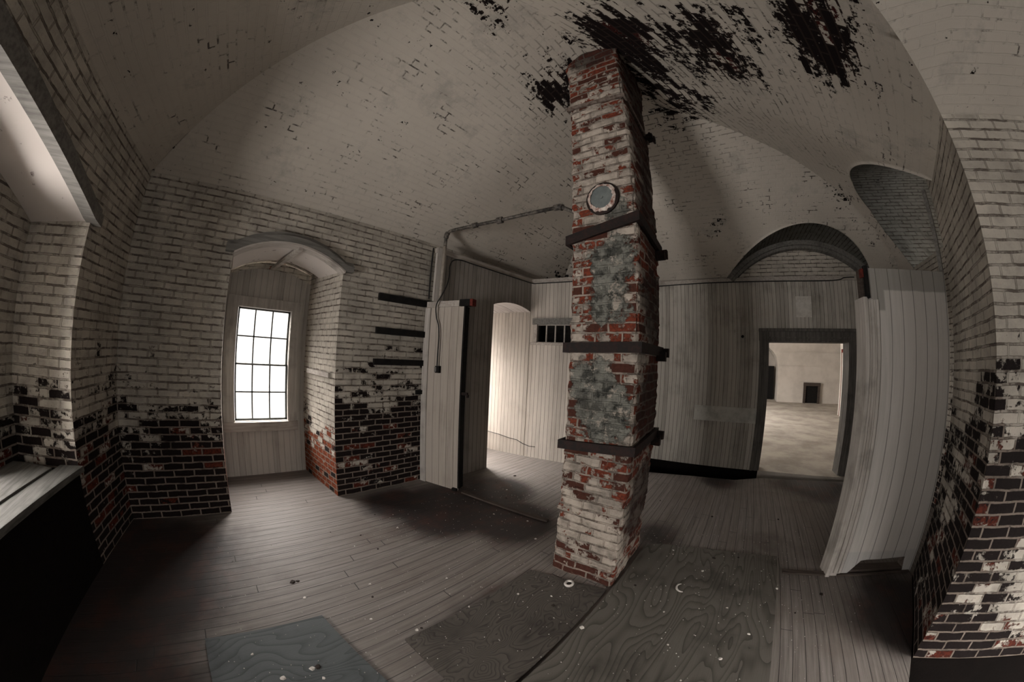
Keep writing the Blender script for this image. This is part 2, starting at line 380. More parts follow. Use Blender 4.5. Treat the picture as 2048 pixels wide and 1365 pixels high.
# ------------------------------------------------------------------ mesh helpers (layout units in, metres out)
class MB:
    def __init__(s): s.v = []; s.f = []; s.uv = []; s.mi = []; s.sm = []
    def quad(s, pts, uvs=None, mi=0, smooth=False):
        i = len(s.v)
        s.v += [tuple(p) for p in pts]
        s.f.append(tuple(range(i, i+len(pts))))
        s.uv.append(uvs or [(p[0]*S, p[1]*S) for p in pts]); s.mi.append(mi); s.sm.append(smooth)
    def wall(s, p0, p1, z0, z1, u0=0.0, mi=0):
        L = math.hypot(p1[0]-p0[0], p1[1]-p0[1])
        s.quad([(p0[0], p0[1], z0), (p1[0], p1[1], z0), (p1[0], p1[1], z1), (p0[0], p0[1], z1)],
               [(u0*S, z0*S), ((u0+L)*S, z0*S), ((u0+L)*S, z1*S), (u0*S, z1*S)], mi)
        return u0+L
    def arch_wall(s, p0, p1, z1, o0, o1, arch, u0=0.0, mi=0, n=24, zb=0.0):
        """wall p0-p1 with an opening between distances o0 and o1 whose head is arch(d)"""
        L = math.hypot(p1[0]-p0[0], p1[1]-p0[1]); d = ((p1[0]-p0[0])/L, (p1[1]-p0[1])/L)
        P = lambda t, z: (p0[0]+d[0]*t, p0[1]+d[1]*t, z)
        if o0 > 1e-6: s.wall(p0, P(o0, 0)[:2], zb, z1, u0, mi)
        if L-o1 > 1e-6: s.wall(P(o1, 0)[:2], p1, zb, z1, u0+o1, mi)
        for i in range(n):
            a, b = o0+(o1-o0)*i/n, o0+(o1-o0)*(i+1)/n
            s.quad([P(a, arch(a)), P(b, arch(b)), P(b, z1), P(a, z1)], [((u0+a)*S, arch(a)*S), ((u0+b)*S, arch(b)*S), ((u0+b)*S, z1*S), ((u0+a)*S, z1*S)], mi)
    def box(s, c, h, rz=0.0, mi=0, mat=None):
        """axis box: centre c, half sizes h, turned rz about z"""
        cz, sz = math.cos(rz), math.sin(rz)
        def T(x, y, z):
            if mat: return tuple(mat @ Vector((x, y, z)))
            return (c[0]+x*cz-y*sz, c[1]+x*sz+y*cz, c[2]+z)
        X, Y, Z = h
        fs = [((-X,-Y,-Z),(X,-Y,-Z),(X,-Y,Z),(-X,-Y,Z)), ((X,Y,-Z),(-X,Y,-Z),(-X,Y,Z),(X,Y,Z)), ((-X,Y,-Z),(-X,-Y,-Z),(-X,-Y,Z),(-X,Y,Z)),
              ((X,-Y,-Z),(X,Y,-Z),(X,Y,Z),(X,-Y,Z)), ((-X,-Y,Z),(X,-Y,Z),(X,Y,Z),(-X,Y,Z)), ((-X,Y,-Z),(X,Y,-Z),(X,-Y,-Z),(-X,-Y,-Z))]
        for k, f in enumerate(fs):
            if k < 2: uvs = [(p[0]*S, p[2]*S) for p in f]
            elif k < 4: uvs = [(p[1]*S, p[2]*S) for p in f]
            else: uvs = [(p[0]*S, p[1]*S) for p in f]
            s.quad([T(*p) for p in f], uvs, mi)
    def bar(s, a, b, w, t, z0, z1, mi=0):
        """upright slab along the floor line a-b: z0..z1, thickness t to its left side (+) measured from the line"""
        L = math.hypot(b[0]-a[0], b[1]-a[1]); d = ((b[0]-a[0])/L, (b[1]-a[1])/L); n = (-d[1], d[0])
        c = ((a[0]+b[0])/2+n[0]*t/2, (a[1]+b[1])/2+n[1]*t/2, (z0+z1)/2)
        s.box(c, (L/2+w, abs(t)/2, (z1-z0)/2), math.atan2(d[1], d[0]), mi)
    def prism(s, pts, z0, z1, mi=0):
        n = len(pts)
        s.quad([(x, y, z1) for x, y in pts], None, mi)
        s.quad([(x, y, z0) for x, y in reversed(pts)], None, mi)
        for i in range(n):
            s.wall(pts[i], pts[(i+1) % n], z0, z1, 0, mi)
    def tube(s, pts, r, n=8, mi=0, smooth=True):
        rings = []
        P = [Vector(p) for p in pts]
        up = None
        for i, p in enumerate(P):
            d = (P[min(i+1, len(P)-1)]-P[max(i-1, 0)]).normalized()
            if up is None: up = d.orthogonal().normalized()
            a = (up - d*up.dot(d)).normalized(); up = a; b = d.cross(a)
            rr = r[i] if isinstance(r, (list, tuple)) else r
            rings.append([p + a*math.cos(2*math.pi*k/n)*rr + b*math.sin(2*math.pi*k/n)*rr for k in range(n)])
        for i in range(len(rings)-1):
            for k in range(n):
                s.quad([rings[i][k], rings[i][(k+1) % n], rings[i+1][(k+1) % n], rings[i+1][k]], [(0, 0)]*4, mi, smooth)
        s.quad(list(reversed(rings[0])), [(0, 0)]*n, mi); s.quad(rings[-1], [(0, 0)]*n, mi)
    def build(s, name, mat, parent=None, bevel=0.0, weld=True, origin=None):
        o = origin or (0, 0, 0)
        if origin is None and parent is None and s.v:
            lo = [min(p[i] for p in s.v) for i in range(3)]; hi = [max(p[i] for p in s.v) for i in range(3)]
            o = ((lo[0]+hi[0])/2, (lo[1]+hi[1])/2, lo[2])
        if parent is not None: o = tuple(parent['_o']) if '_o' in parent else (0, 0, 0)
        me = bpy.data.meshes.new(name)
        me.from_pydata([((p[0]-o[0])*S, (p[1]-o[1])*S, (p[2]-o[2])*S) for p in s.v], [], s.f)
        ul = me.uv_layers.new(name='UVMap')
        k = 0
        for f in s.uv:
            for c in f: ul.data[k].uv = c; k += 1
        for i, p in enumerate(me.polygons): p.material_index = s.mi[i]; p.use_smooth = s.sm[i]
        for m in (mat if isinstance(mat, (list, tuple)) else [mat]): me.materials.append(MAT[m] if isinstance(m, str) else m)
        if weld:
            bm = bmesh.new(); bm.from_mesh(me)
            bmesh.ops.remove_doubles(bm, verts=bm.verts, dist=1e-5)
            if bevel: bmesh.ops.bevel(bm, geom=[e for e in bm.edges if len(e.link_faces) == 2 and e.calc_face_angle(0) > .5], offset=bevel, segments=2, affect='EDGES', profile=.6)
            bm.to_mesh(me); bm.free()
        ob = bpy.data.objects.new(name, me); COL.objects.link(ob)
        if parent is not None: ob.parent = parent; ob['_o'] = list(o)
        else: ob.location = (o[0]*S, o[1]*S, o[2]*S); ob['_o'] = list(o)
        return ob

def tag(o, label, cat, group=None, kind=None):
    o['label'] = label; o['category'] = cat
    if group: o['group'] = group
    if kind: o['kind'] = kind
    return o
def thing(name, loc, label, cat, group=None, kind=None):
    o = bpy.data.objects.new(name, None); COL.objects.link(o)
    o.location = (loc[0]*S, loc[1]*S, loc[2]*S); o['_o'] = list(loc); o.empty_display_size = .1
    return tag(o, label, cat, group, kind)
def seg_arch(c, hw, spring, rise):
    R = (hw*hw+rise*rise)/(2*rise)
    return lambda d: spring + math.sqrt(max(R*R-(d-c)**2, 0)) - (R-rise) if abs(d-c) <= hw else spring

# ------------------------------------------------------------------ plan of the room
ZS = 1.85
def fz(t):
    if t < 0: return ZS + .8*t
    q = max(0.0, 1-t/1.9)
    return ZS + .95*(1-q**1.6)
def finv(z):
    lo, hi = 0.0, 1.9
    for _ in range(40):
        m = (lo+hi)/2
        if fz(m) < z: lo = m
        else: hi = m
    return (lo+hi)/2
CA = (-.65, 2.03); D = (1.117, -.903); E_ = (1.739, -1.128)
FX = lambda y: 3.27+(1-y)*.0755          # far wall line
LX = lambda y: -.65-(2.03-y)*.165        # back-left wall line
def ywall(x):                            # right hand springing line
    pts = [(-3, .59), (1.117, -.903), (1.739, -1.128), (2.05, -1.31), (2.4, -1.51), (2.75, -1.65), (3.1, -1.71), (4, -1.74)]
    for (a, b), (c, d) in zip(pts, pts[1:]):
        if x <= c: return b+(d-b)*(x-a)/(c-a)
    return pts[-1][1]
nF = Vector((-1, -.0755)).normalized(); nL = Vector((1, -.165)).normalized(); dP = Vector((-.045, -.999)).normalized(); nP = Vector((-.999, .045)).normalized()
dF = Vector((.0755, -1)).normalized(); dL = Vector((-.165, -1)).normalized()
CB = (FX(2.03), 2.03)
dist = {
 'W': lambda x, y: 2.03-y,
 'F': lambda x, y: (x-CB[0])*nF[0]+(y-CB[1])*nF[1],
 'L': lambda x, y: (x-CA[0])*nL[0]+(y-CA[1])*nL[1],
 'R': lambda x, y: y-ywall(x),
 'P': lambda x, y: (x-D[0])*nP[0]+(y-D[1])*nP[1]}
def hgt(k, x, y):
    d = dist[k](x, y)
    return fz(d*.408) if k == 'P' and d > 0 else fz(d)
def height(x, y):
    hr, hp = hgt('R', x, y), hgt('P', x, y)
    hs = {'W': hgt('W', x, y), 'F': hgt('F', x, y), 'L': hgt('L', x, y)}
    hs['R' if hr >= hp else 'P'] = max(hr, hp)
    k = min(hs, key=hs.get)
    return hs[k], k
POS = {
 'W': lambda u, t: (CA[0]+u, 2.03-t), 'F': lambda u, t: (CB[0]+dF[0]*u+nF[0]*t, CB[1]+dF[1]*u+nF[1]*t),
 'L': lambda u, t: (CA[0]+dL[0]*u+nL[0]*t, CA[1]+dL[1]*u+nL[1]*t), 'R': lambda u, t: (u, ywall(u)+t),
 'P': lambda u, t: (D[0]+dP[0]*u+nP[0]*t, D[1]+dP[1]*u+nP[1]*t)}
RANGE = {'W': (0, 3.9), 'F': (0, 3.9), 'L': (0, 4.6), 'R': (-.6, 3.48), 'P': (-.6, 1.7)}
# openings cut by barrels: front arch over the far partition, right arch beyond the pier
UFC = 2.03+.62
ARCH_F = seg_arch(UFC, .76, 1.84, .35)
ARCH_R = seg_arch(2.42, .80, 1.84, .42)
def build_vault():
    b = MB(); N = 26; soff = MB()
    for k in 'WFLRP':
        a0, a1 = RANGE[k]; nc = int((a1-a0)/.018)
        prev = None; prevs = None
        for i in range(nc+1):
            u = a0+(a1-a0)*i/nc
            act = lambda t: height(*POS[k](u, t))[1] == k
            ts = [2.3*j/150+1e-4 for j in range(151)]
            j0 = next((j for j, t in enumerate(ts) if act(t)), None)
            colm = None; arch = None
            if j0 is not None:
                lo = 0.0
                if j0 > 0:
                    p, q = ts[j0-1], ts[j0]
                    for _ in range(20):
                        m = (p+q)/2
                        if act(m): q = m
                        else: p = m
                    lo = q
                j1 = next((j for j in range(j0, 151) if not act(ts[j])), None)
                if j1 is None: hi = ts[-1]
                else:
                    p, q = ts[j1-1], ts[j1]
                    for _ in range(20):
                        m = (p+q)/2
                        if act(m): p = m
                        else: q = m
                    hi = p
                if k == 'F' and abs(u-UFC) < .76: arch = finv(ARCH_F(u)); lo = min(max(lo, arch), hi)
                if k == 'R' and abs(u-2.42) < .80: arch = finv(ARCH_R(u)); lo = min(max(lo, arch), hi)
                colm = []
                al = 0.0; last = None
                sc = .408 if k == 'P' else 1.0
                for r in range(N+1):
                    t = lo+(hi-lo)*r/N
                    x, y = POS[k](u, t); z = fz(t*sc)
                    if last is None: al = t*1.2
                    else: al += math.hypot(t-last[0], z-last[1])
                    last = (t, z)
                    colm.append(((x, y, z), (u*S, al*S)))
            if colm and prev:
                for r in range(N):
                    b.quad([prev[r][0], colm[r][0], colm[r+1][0], prev[r+1][0]], [prev[r][1], colm[r][1], colm[r+1][1], prev[r+1][1]], 0, True)
            # barrel soffit of the arch
            sf = None
            if arch is not None and colm:
                x, y, z = colm[0][0]
                if k == 'F': q = (CB[0]+dF[0]*u-nF[0]*.12, CB[1]+dF[1]*u-nF[1]*.12, z)
                else: q = (u, -2.5, z)
                L = math.hypot(q[0]-x, q[1]-y)
                sf = ((x, y, z), q, L)
                if prevs:
                    sl = math.hypot(u-prevs[3], z-prevs[0][2]); v0 = prevs[4]; v1 = v0+sl
                    b.quad([prevs[0], sf[0], sf[1], prevs[1]], [(0, v0*S), (0, v1*S), (sf[2]*S, v1*S), (prevs[2]*S, v0*S)], 1, True)
                    prevs = (*sf, u, v1)
                else: prevs = (*sf, u, 0.0)
            else: prevs = None
            prev = colm
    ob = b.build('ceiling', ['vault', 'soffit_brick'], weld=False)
    bm = bmesh.new(); bm.from_mesh(ob.data); bmesh.ops.remove_doubles(bm, verts=bm.verts, dist=.0005); bm.to_mesh(ob.data); bm.free()
    tag(ob, 'whitewashed brick groin vault over the whole room, paint flaked to black above the chimney', 'ceiling', kind='structure')
build_vault()

# ------------------------------------------------------------------ brick walls
def arch_soffit(b, p0, d, n, o0, o1, arch, depth, drop=0.0, mi=0, segs=24, base=0.0):
    v = 0.0
    for i in range(segs):
        a, c = o0+(o1-o0)*i/segs, o0+(o1-o0)*(i+1)/segs
        za, zc = arch(a), arch(c); l = math.hypot(c-a, zc-za)
        A = (p0[0]+d[0]*a+n[0]*base, p0[1]+d[1]*a+n[1]*base); C = (p0[0]+d[0]*c+n[0]*base, p0[1]+d[1]*c+n[1]*base)
        b.quad([(A[0], A[1], za), (C[0], C[1], zc), (C[0]+n[0]*depth, C[1]+n[1]*depth, zc-drop), (A[0]+n[0]*depth, A[1]+n[1]*depth, za-drop)],
               [(v*S, 0), ((v+l)*S, 0), ((v+l)*S, depth*S), (v*S, depth*S)], mi)
        v += l
ARCH1 = seg_arch(.956, .352, 1.48, .115)      # distance along the window wall from CA: opening .605..1.307
ZT = 2.2
def wall_window():
    b = MB()
    b.arch_wall(CA, (1.42, 2.03), ZT, .60, 1.302, seg_arch(.951, .352, 1.48, .112), 0)
    b.wall((1.42, 2.03), (3.35, 2.03), 1.52, ZT, 2.07)
    # embrasure of the window: cheeks, soffit end wall
    b.wall((-.05, 2.03), (-.062, 2.72), -.02, 1.60, 0, 1)
    b.wall((.652, 2.03), (.560, 2.72), -.02, 1.60, .3, 1)
    b.wall((-.2, 2.66), (.75, 2.66), 1.40, 1.72, 0, 1)
    o = b.build('wall_left', ['wall_l', 'embrasure'])
    tag(o, 'whitewashed brick wall with an arched window recess, bricks bare near the floor', 'wall', kind='structure')
wall_window()
def wall_back():
    b = MB()
    L = 5.0
    p0 = CA; p1 = (CA[0]+dL[0]*L, CA[1]+dL[1]*L)
    # alcove opening from y=1.59 to y=-.2 along this wall
    o0 = (2.03-1.59)/(-dL[1]); o1 = (2.03+.10)/(-dL[1]); c = (o0+o1)/2
    arch = seg_arch(c, (o1-o0)/2, 1.415, .17)
    b.arch_wall(p0, (p0[0]+dL[0]*2.9, p0[1]+dL[1]*2.9), ZT, o0, o1, arch)
    b.arch_wall((p0[0]+dL[0]*2.9, p0[1]+dL[1]*2.9), p1, ZT, .1, 1.0, lambda d: 1.45)
    nn = (-nL[0], -nL[1])
    P = lambda d, e=0: (p0[0]+dL[0]*d+nn[0]*e, p0[1]+dL[1]*d+nn[1]*e)
    b.wall(P(o0), P(o0, .95), 0, 1.6, 1.0)               # cheek
    b.wall(P(o1), P(o1, .95), 0, 1.6, 1.0)
    arch_soffit(b, p0, dL, nn, o0, o1, arch, .75, .04, 1)
    # inner brick skin left of the window, and over it
    e = .335
    w0, w1, wz0, wz1 = o0+.30, o0+.78, .47, 1.24
    b.wall(P(o0-.05, e), P(w0, e), 0, 1.8, .2)
    b.wall(P(w1, e), P(o1+.1, e), 0, 1.8, .2)
    b.wall(P(w0, e), P(w1, e), wz1, 1.8, 0); b.wall(P(w0, e), P(w1, e), 0, wz0, 0)
    b.wall(P(w0, e), P(w0, e+.3), wz0, wz1, 0); b.wall(P(w1, e), P(w1, e+.3), wz0, wz1, 0)
    b.wall(P(3.0), P(3.0, .4), -.1, 1.5); b.wall(P(3.9), P(3.9, .4), -.1, 1.5); b.wall(P(3.0, .02), P(3.9, .02), -.1, .5)
    b.quad([(*P(3.0), 1.45), (*P(3.9), 1.45), (*P(3.9, .4), 1.45), (*P(3.0, .4), 1.45)])
    # breast wall under the sill
    b.wall(P(o0), P(o1), -.15, .44, .3, 2)
    o = b.build('wall_back', ['wall_b', 'plaster', 'dirt'])
    tag(o, 'whitewashed brick wall in shadow with a wide arched window recess', 'wall', kind='structure')
    # second window of that wall, seen only by its light
    f = MB()
    for a, c_, z0, z1 in ((w0, w1, wz0-.02, wz0+.02), (w0, w1, wz1-.02, wz1+.02), (w0, w1, .92, .95)):
        f.bar(P(a, e+.12), P(c_, e+.12), 0, .03, z0, z1)
    for q in (w0, (w0*2+w1)/3, (w0+w1*2)/3, w1):
        f.bar(P(q-.01, e+.12), P(q+.01, e+.12), 0, .03, wz0, wz1)
    wn = f.build('window_3', 'sash'); tag(wn, 'grey sash window in the recess of the back wall', 'window', kind='structure')
    # moulded wooden arch over the recess
    t = MB(); n = 28
    for (dz0, dz1, pr0, pr1) in ((-.012, .035, -.02, .045), (.035, .06, -.02, .03)):
        for i in range(n):
            a, c2 = o0-.03+(o1-o0+.06)*i/n, o0-.03+(o1-o0+.06)*(i+1)/n
            A = lambda d, ee, dz: (*P(d, -ee), arch(min(max(d, o0), o1))+dz)
            q = [A(a, pr1, dz0), A(c2, pr1, dz0), A(c2, pr1, dz1), A(a, pr1, dz1)]
            r = [A(a, pr0, dz0), A(c2, pr0, dz0), A(c2, pr0, dz1), A(a, pr0, dz1)]
            t.quad(q); t.quad([r[0], r[1], q[1], q[0]], None); t.quad([q[3], q[2], r[2], r[3]])
            if i == 0: t.quad([q[0], q[3], r[3], r[0]])
            if i == n-1: t.quad([q[1], r[1], r[2], q[2]])
    o = t.build('trim_2', 'trim'); tag(o, 'curved grey wooden moulding over the dark window recess at the left edge', 'moulding', kind='structure')
    # cracked sill boards resting on the breast wall
    t0 = thing('window_sill', (*P((o0+o1)/2, .1), .44), 'weathered grey window sill of cracked boards in the left recess', 'sill')
    for k, (e0, e1, z, gap) in enumerate(((-.035, .09, .445, .0), (.095, .20, .452, .03), (.205, .33, .449, .02))):
        m = MB(); m.box((0, 0, 0), ((o1-o0)/2-.01-gap, (e1-e0)/2, .012), 0, 0,
            Matrix.Translation((*P((o0+o1)/2+gap, (e0+e1)/2), z)) @ Matrix.Rotation(math.atan2(dL[1], dL[0]), 4, 'Z') @ Matrix.Rotation((.05, -.06, .03)[k], 4, 'X'))
        m.build('board', 'sill', t0, .003)
    return P, o0, o1, w0, w1, e
PB = wall_back()

def wall_right():
    b = MB()
    q = (D[0]+dP[0]*2.0, D[1]+dP[1]*2.0)
    u = b.wall(q, D, .0, 1.95, 0)
    b.wall(D, E_, .0, 1.95, u)
    b.wall((q[0]+.006, q[1]), (D[0]+.006, D[1]-.004), -.15, .001, 0, 1); b.wall((D[0]+.006, D[1]-.004), E_, -.15, .001, 0, 1)
    b.wall(E_, (1.72, -1.75), -.15, 1.95, u+.66)
    b.wall((1.72, -1.70), (3.6, -1.72), -.15, 1.86, 0)
    # upper wall behind the vault springing, end wall of the right arch
    b.wall((1.4, -2.44), (3.6, -2.44), 1.6, 2.6, 0)
    b.wall((q[0]+.02, q[1]), (D[0]+.02, D[1]-.02), 1.9, 2.3, 0)
    b.quad([(q[0], q[1], 1.95), (*D, 1.95), (*E_, 1.95), (1.9, q[1], 1.95)])
    o = b.build('wall_right', ['wall_r', 'dirt'])
    tag(o, 'whitewashed brick pier at the right edge, flaked to dark brick low down', 'wall', kind='structure')
    s = MB(); s.bar((1.748, -1.105), (1.762, -1.118), 0, .02, 1.30, 1.87)
    o = s.build('corner_strip', 'trim'); tag(o, 'thin dark upright wooden strip beside the brick pier above the white panel', 'strip')
wall_right()

def rear():
    b = MB()
    b.wall((LX(-2.75), -2.75), (-.72, -2.75), -.15, 2.6, 0); b.wall((.82, -2.75), (1.2, -2.75), -.15, 2.6, 0)
    b.wall((-.72, -2.75), (.82, -2.75), -.15, .52, 0); b.wall((-.72, -2.75), (.82, -2.75), 1.52, 2.6, 0)  # unseen opening, added to let the rear fill light in
    o = b.build('wall_rear', 'wall_b'); tag(o, 'brick wall behind the camera', 'wall', kind='structure')
rear()

# ------------------------------------------------------------------ floors
def floors():
    P1 = [(-1.9, 2.8), (2.62, 2.8), (2.62, 1.25), (2.72, 1.1), (2.80, .85), (2.93, .36), (2.99, -.03), (3.14, -.28), (3.20, -.75), (3.24, -1.2), (3.3, -1.8), (1.72, -1.8), (1.715, -1.11), (1.117, -.895), (.55, -.69), (-.2, -.42), (-1.9, .1)]
    b = MB()
    b.quad([(x, y, 0) for x, y in reversed(P1)])
    for i in range(len(P1)): b.wall(P1[i], P1[(i+1) % len(P1)], -.03, 0)
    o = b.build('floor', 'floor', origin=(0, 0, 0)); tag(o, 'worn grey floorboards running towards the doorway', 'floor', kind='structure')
    g = MB(); g.quad([(-3, -4, -.14), (3.62, -4, -.14), (3.62, 3, -.14), (-3, 3, -.14)])
    o = g.build('ground', 'dirt', origin=(0, 0, -.14)); tag(o, 'black earth showing where floorboards are missing', 'ground', kind='structure')
floors()

def plywood(name, mat, pts, label, th=.011):
    b = MB(); b.prism(pts, .001, th)
    o = b.build('plywood_sheet', mat); tag(o, label, 'plywood sheet', 'plywood sheets on the floor')
plywood('a', 'ply_a', [(.29, -.318), (1.112, -.318), (1.769, -.339), (1.72, .03), (1.672, .258), (1.62, .375), (1.19, .375), (.29, .385)], 'large plywood sheet with long open grain right of the chimney')
plywood('b', 'ply_b', [(.404, .398), (1.150, .395), (1.062, .742), (.402, .765)], 'plywood sheet with tight swirling grain in front of the chimney')
plywood('c', 'ply_c', [(-.235, .60), (.267, .585), (.198, 1.022), (-.24, 1.049)], 'smaller blue grey plywood sheet at the bottom left')

# ------------------------------------------------------------------ window 1 in its recess
def window_one():
    Y = 2.605
    w = thing('window_1', (.25, Y, .4), 'tall white-framed sash window of twelve panes glowing in the arched recess', 'window', kind='structure')
    top = lambda x: 1.468+.068*(1-((x-.25)/.31)**2)
    b = MB(); n = 20
    x0, x1 = -.075, .575; wx0, wx1, wz0, wz1 = .03, .447, .415, 1.246
    for i in range(n):
        a, c = x0+(x1-x0)*i/n, x0+(x1-x0)*(i+1)/n
        mids = [(0, top(a), top(c))] if (c <= wx0 or a >= wx1) else [(0, wz0, wz0), (wz1, top(a), top(c))]
        for z0, za, zc in mids:
            b.quad([(a, Y, z0), (c, Y, z0), (c, Y, zc), (a, Y, za)], [(a*S, z0*S), (c*S, z0*S), (c*S, zc*S), (a*S, za*S)])
            b.quad([(c, Y+.02, z0), (a, Y+.02, z0), (a, Y+.02, za), (c, Y+.02, zc)])
        b.quad([(a, Y, top(a)), (c, Y, top(c)), (c, Y+.02, top(c)), (a, Y+.02, top(a))])
    b.build('board_panel', 'lining', w)
    f = MB(); pr = .022
    def rail(m, xa, xb, za, zb, ya, yb): m.box(((xa+xb)/2, (ya+yb)/2, (za+zb)/2), ((xb-xa)/2, (yb-ya)/2, (zb-za)/2))
    for q in ((-.055, wx0+.004, .358, 1.315), (wx1-.004, .512, .358, 1.315)): rail(f, *q, Y-pr, Y)
    rail(f, wx0, wx1, wz1-.004, 1.315, Y-pr, Y)
    f.build('casing', 'trimup', w, .003)
    f = MB()
    for q in ((wx0-.004, wx0+.004, wz0, wz1), (wx1-.004, wx1+.004, wz0, wz1)): rail(f, *q, Y-.01, Y+.075)
    rail(f, wx0, wx1, wz1-.004, wz1+.004, Y-.01, Y+.075); rail(f, wx0, wx1, wz0-.006, wz0+.004, Y-.01, Y+.075)
    f.build('jamb_lining', 'trimup', w)
    f = MB(); rail(f, -.065, .52, .345, wz0, Y-.032, Y); f.build('apron', 'trimlight', w, .003)
    zm = .832
    for nm, z0, z1, ya in (('lower_sash', wz0+.005, zm+.006, Y+.02), ('upper_sash', zm-.006, wz1-.004, Y+.045)):
        s = MB(); xa, xb = wx0+.006, wx1-.006; d = .018; st = .012
        rail(s, xa, xa+st, z0, z1, ya, ya+d); rail(s, xb-st, xb, z0, z1, ya, ya+d)
        rail(s, xa, xb, z0, z0+.014, ya, ya+d); rail(s, xa, xb, z1-.012, z1, ya, ya+d)
        so = s.build(nm, 'sash', w)
        m = MB(); t = .0052
        for k in (1, 2):
            x = xa+(xb-xa)*k/3; rail(m, x-t, x+t, z0, z1, ya+.004, ya+d-.002)
        z = (z0+z1)/2; rail(m, xa, xb, z-t, z+t, ya+.004, ya+d-.002)
        m2 = m.build('muntin', 'sash', w)
        g = MB(); g.quad([(xa, ya+.009, z0), (xb, ya+.009, z0), (xb, ya+.009, z1), (xa, ya+.009, z1)]); g.build('glass', 'glass', w)
    # boarded soffit of the recess with its rib
    sf = MB()
    arch_soffit(sf, CA, (1, 0), (0, 1), .60, 1.302, seg_arch(.951, .352, 1.485, .112), .42, .02)
    arch_soffit(sf, CA, (1, 0), (0, 1), .56, 1.342, seg_arch(.951, .40, 1.495, .13), .32, .03, 1, 24, .40)
    o = sf.build('trim_3', ['plaster', 'embrasure']); tag(o, 'pale flaking plaster soffit of the window recess', 'soffit', kind='structure')
    r = MB(); r.box((0, 0, 0), (.014, .31, .012), 0, 0, Matrix.Translation((.30, 2.32, 1.560)) @ Matrix.Rotation(.16, 4, 'Z') @ Matrix.Rotation(-.05, 4, 'X'))
    o = r.build('soffit_rib', 'trimlight', bevel=.003); tag(o, 'white wooden rib crossing the soffit of the window recess', 'wooden rib')
    # arched moulding on the wall
    t = MB(); n = 30; a0, a1 = -.098, .708; arch = seg_arch(.302, .352, 1.48, .112)
    A = lambda x: arch(min(max(x, -.05), .654))
    for (d0, d1, y0, y1) in ((.0, .040, 2.05, 1.985), (.040, .064, 2.05, 2.005)):
        for i in range(n):
            a, c = a0+(a1-a0)*i/n, a0+(a1-a0)*(i+1)/n
            q = [(a, y1, A(a)+d0), (c, y1, A(c)+d0), (c, y1, A(c)+d1), (a, y1, A(a)+d1)]
            r = [(x, y0, z) for x, _, z in q]
            t.quad(q); t.quad([r[0], r[1], q[1], q[0]]); t.quad([q[3], q[2], r[2], r[3]])
            if i == 0: t.quad([q[0], q[3], r[3], r[0]])
            if i == n-1: t.quad([q[1], r[1], r[2], q[2]])
    o = t.build('trim_1', 'trim'); tag(o, 'curved grey wooden moulding over the bright window recess', 'moulding', kind='structure')
    u = MB(); n = 24  # pale underside: window light painted into the moulding's colour
    for i in range(n):
        a, c = -.048+.70*i/n, -.048+.70*(i+1)/n
        q = [(a, 1.983, A(a)-.012), (c, 1.983, A(c)-.012), (c, 1.983, A(c)-.001), (a, 1.983, A(a)-.001)]; r = [(x, 2.09, z) for x, _, z in q]
        u.quad(q); u.quad([r[0], r[1], q[1], q[0]]); u.quad([q[3], q[2], r[2], r[3]]); u.quad([r[1], r[0], r[3], r[2]])
    o = u.build('trim_9', 'trimlight'); tag(o, 'underside of the moulding at the bright window recess, pale as if lit', 'moulding', kind='structure')
    # nailing strip on the right cheek
    s = MB(); s.box((0, 0, 0), (.009, .205, .016), 0, 0, Matrix.Translation((.606, 2.30, .812)) @ Matrix.Rotation(.133, 4, 'Z'))
    o = s.build('nailing_strip', 'trimlight', bevel=.002); tag(o, 'short white board nailed across the right cheek of the window recess', 'board')
window_one()

# ------------------------------------------------------------------ battens on the window wall
for k, (x0, x1, z, h, lab) in enumerate(((.921, 1.36, 1.361, .024, 'top black wooden batten of three on the brick wall beside the window'),
        (.921, 1.362, 1.129, .022, 'middle black wooden batten of three on the brick wall beside the window'),
        (.916, 1.362, .916, .021, 'lowest long black batten of three on the brick wall beside the window'),
        (1.27, 1.36, .699, .015, 'short black batten stub low on the brick wall against the cream panel'))):
    b = MB(); b.box(((x0+x1)/2, 2.018, z), ((x1-x0)/2, .013, h))
    o = b.build('wall_batten', 'black', bevel=.002); tag(o, lab, 'batten', 'black battens on the brick wall')

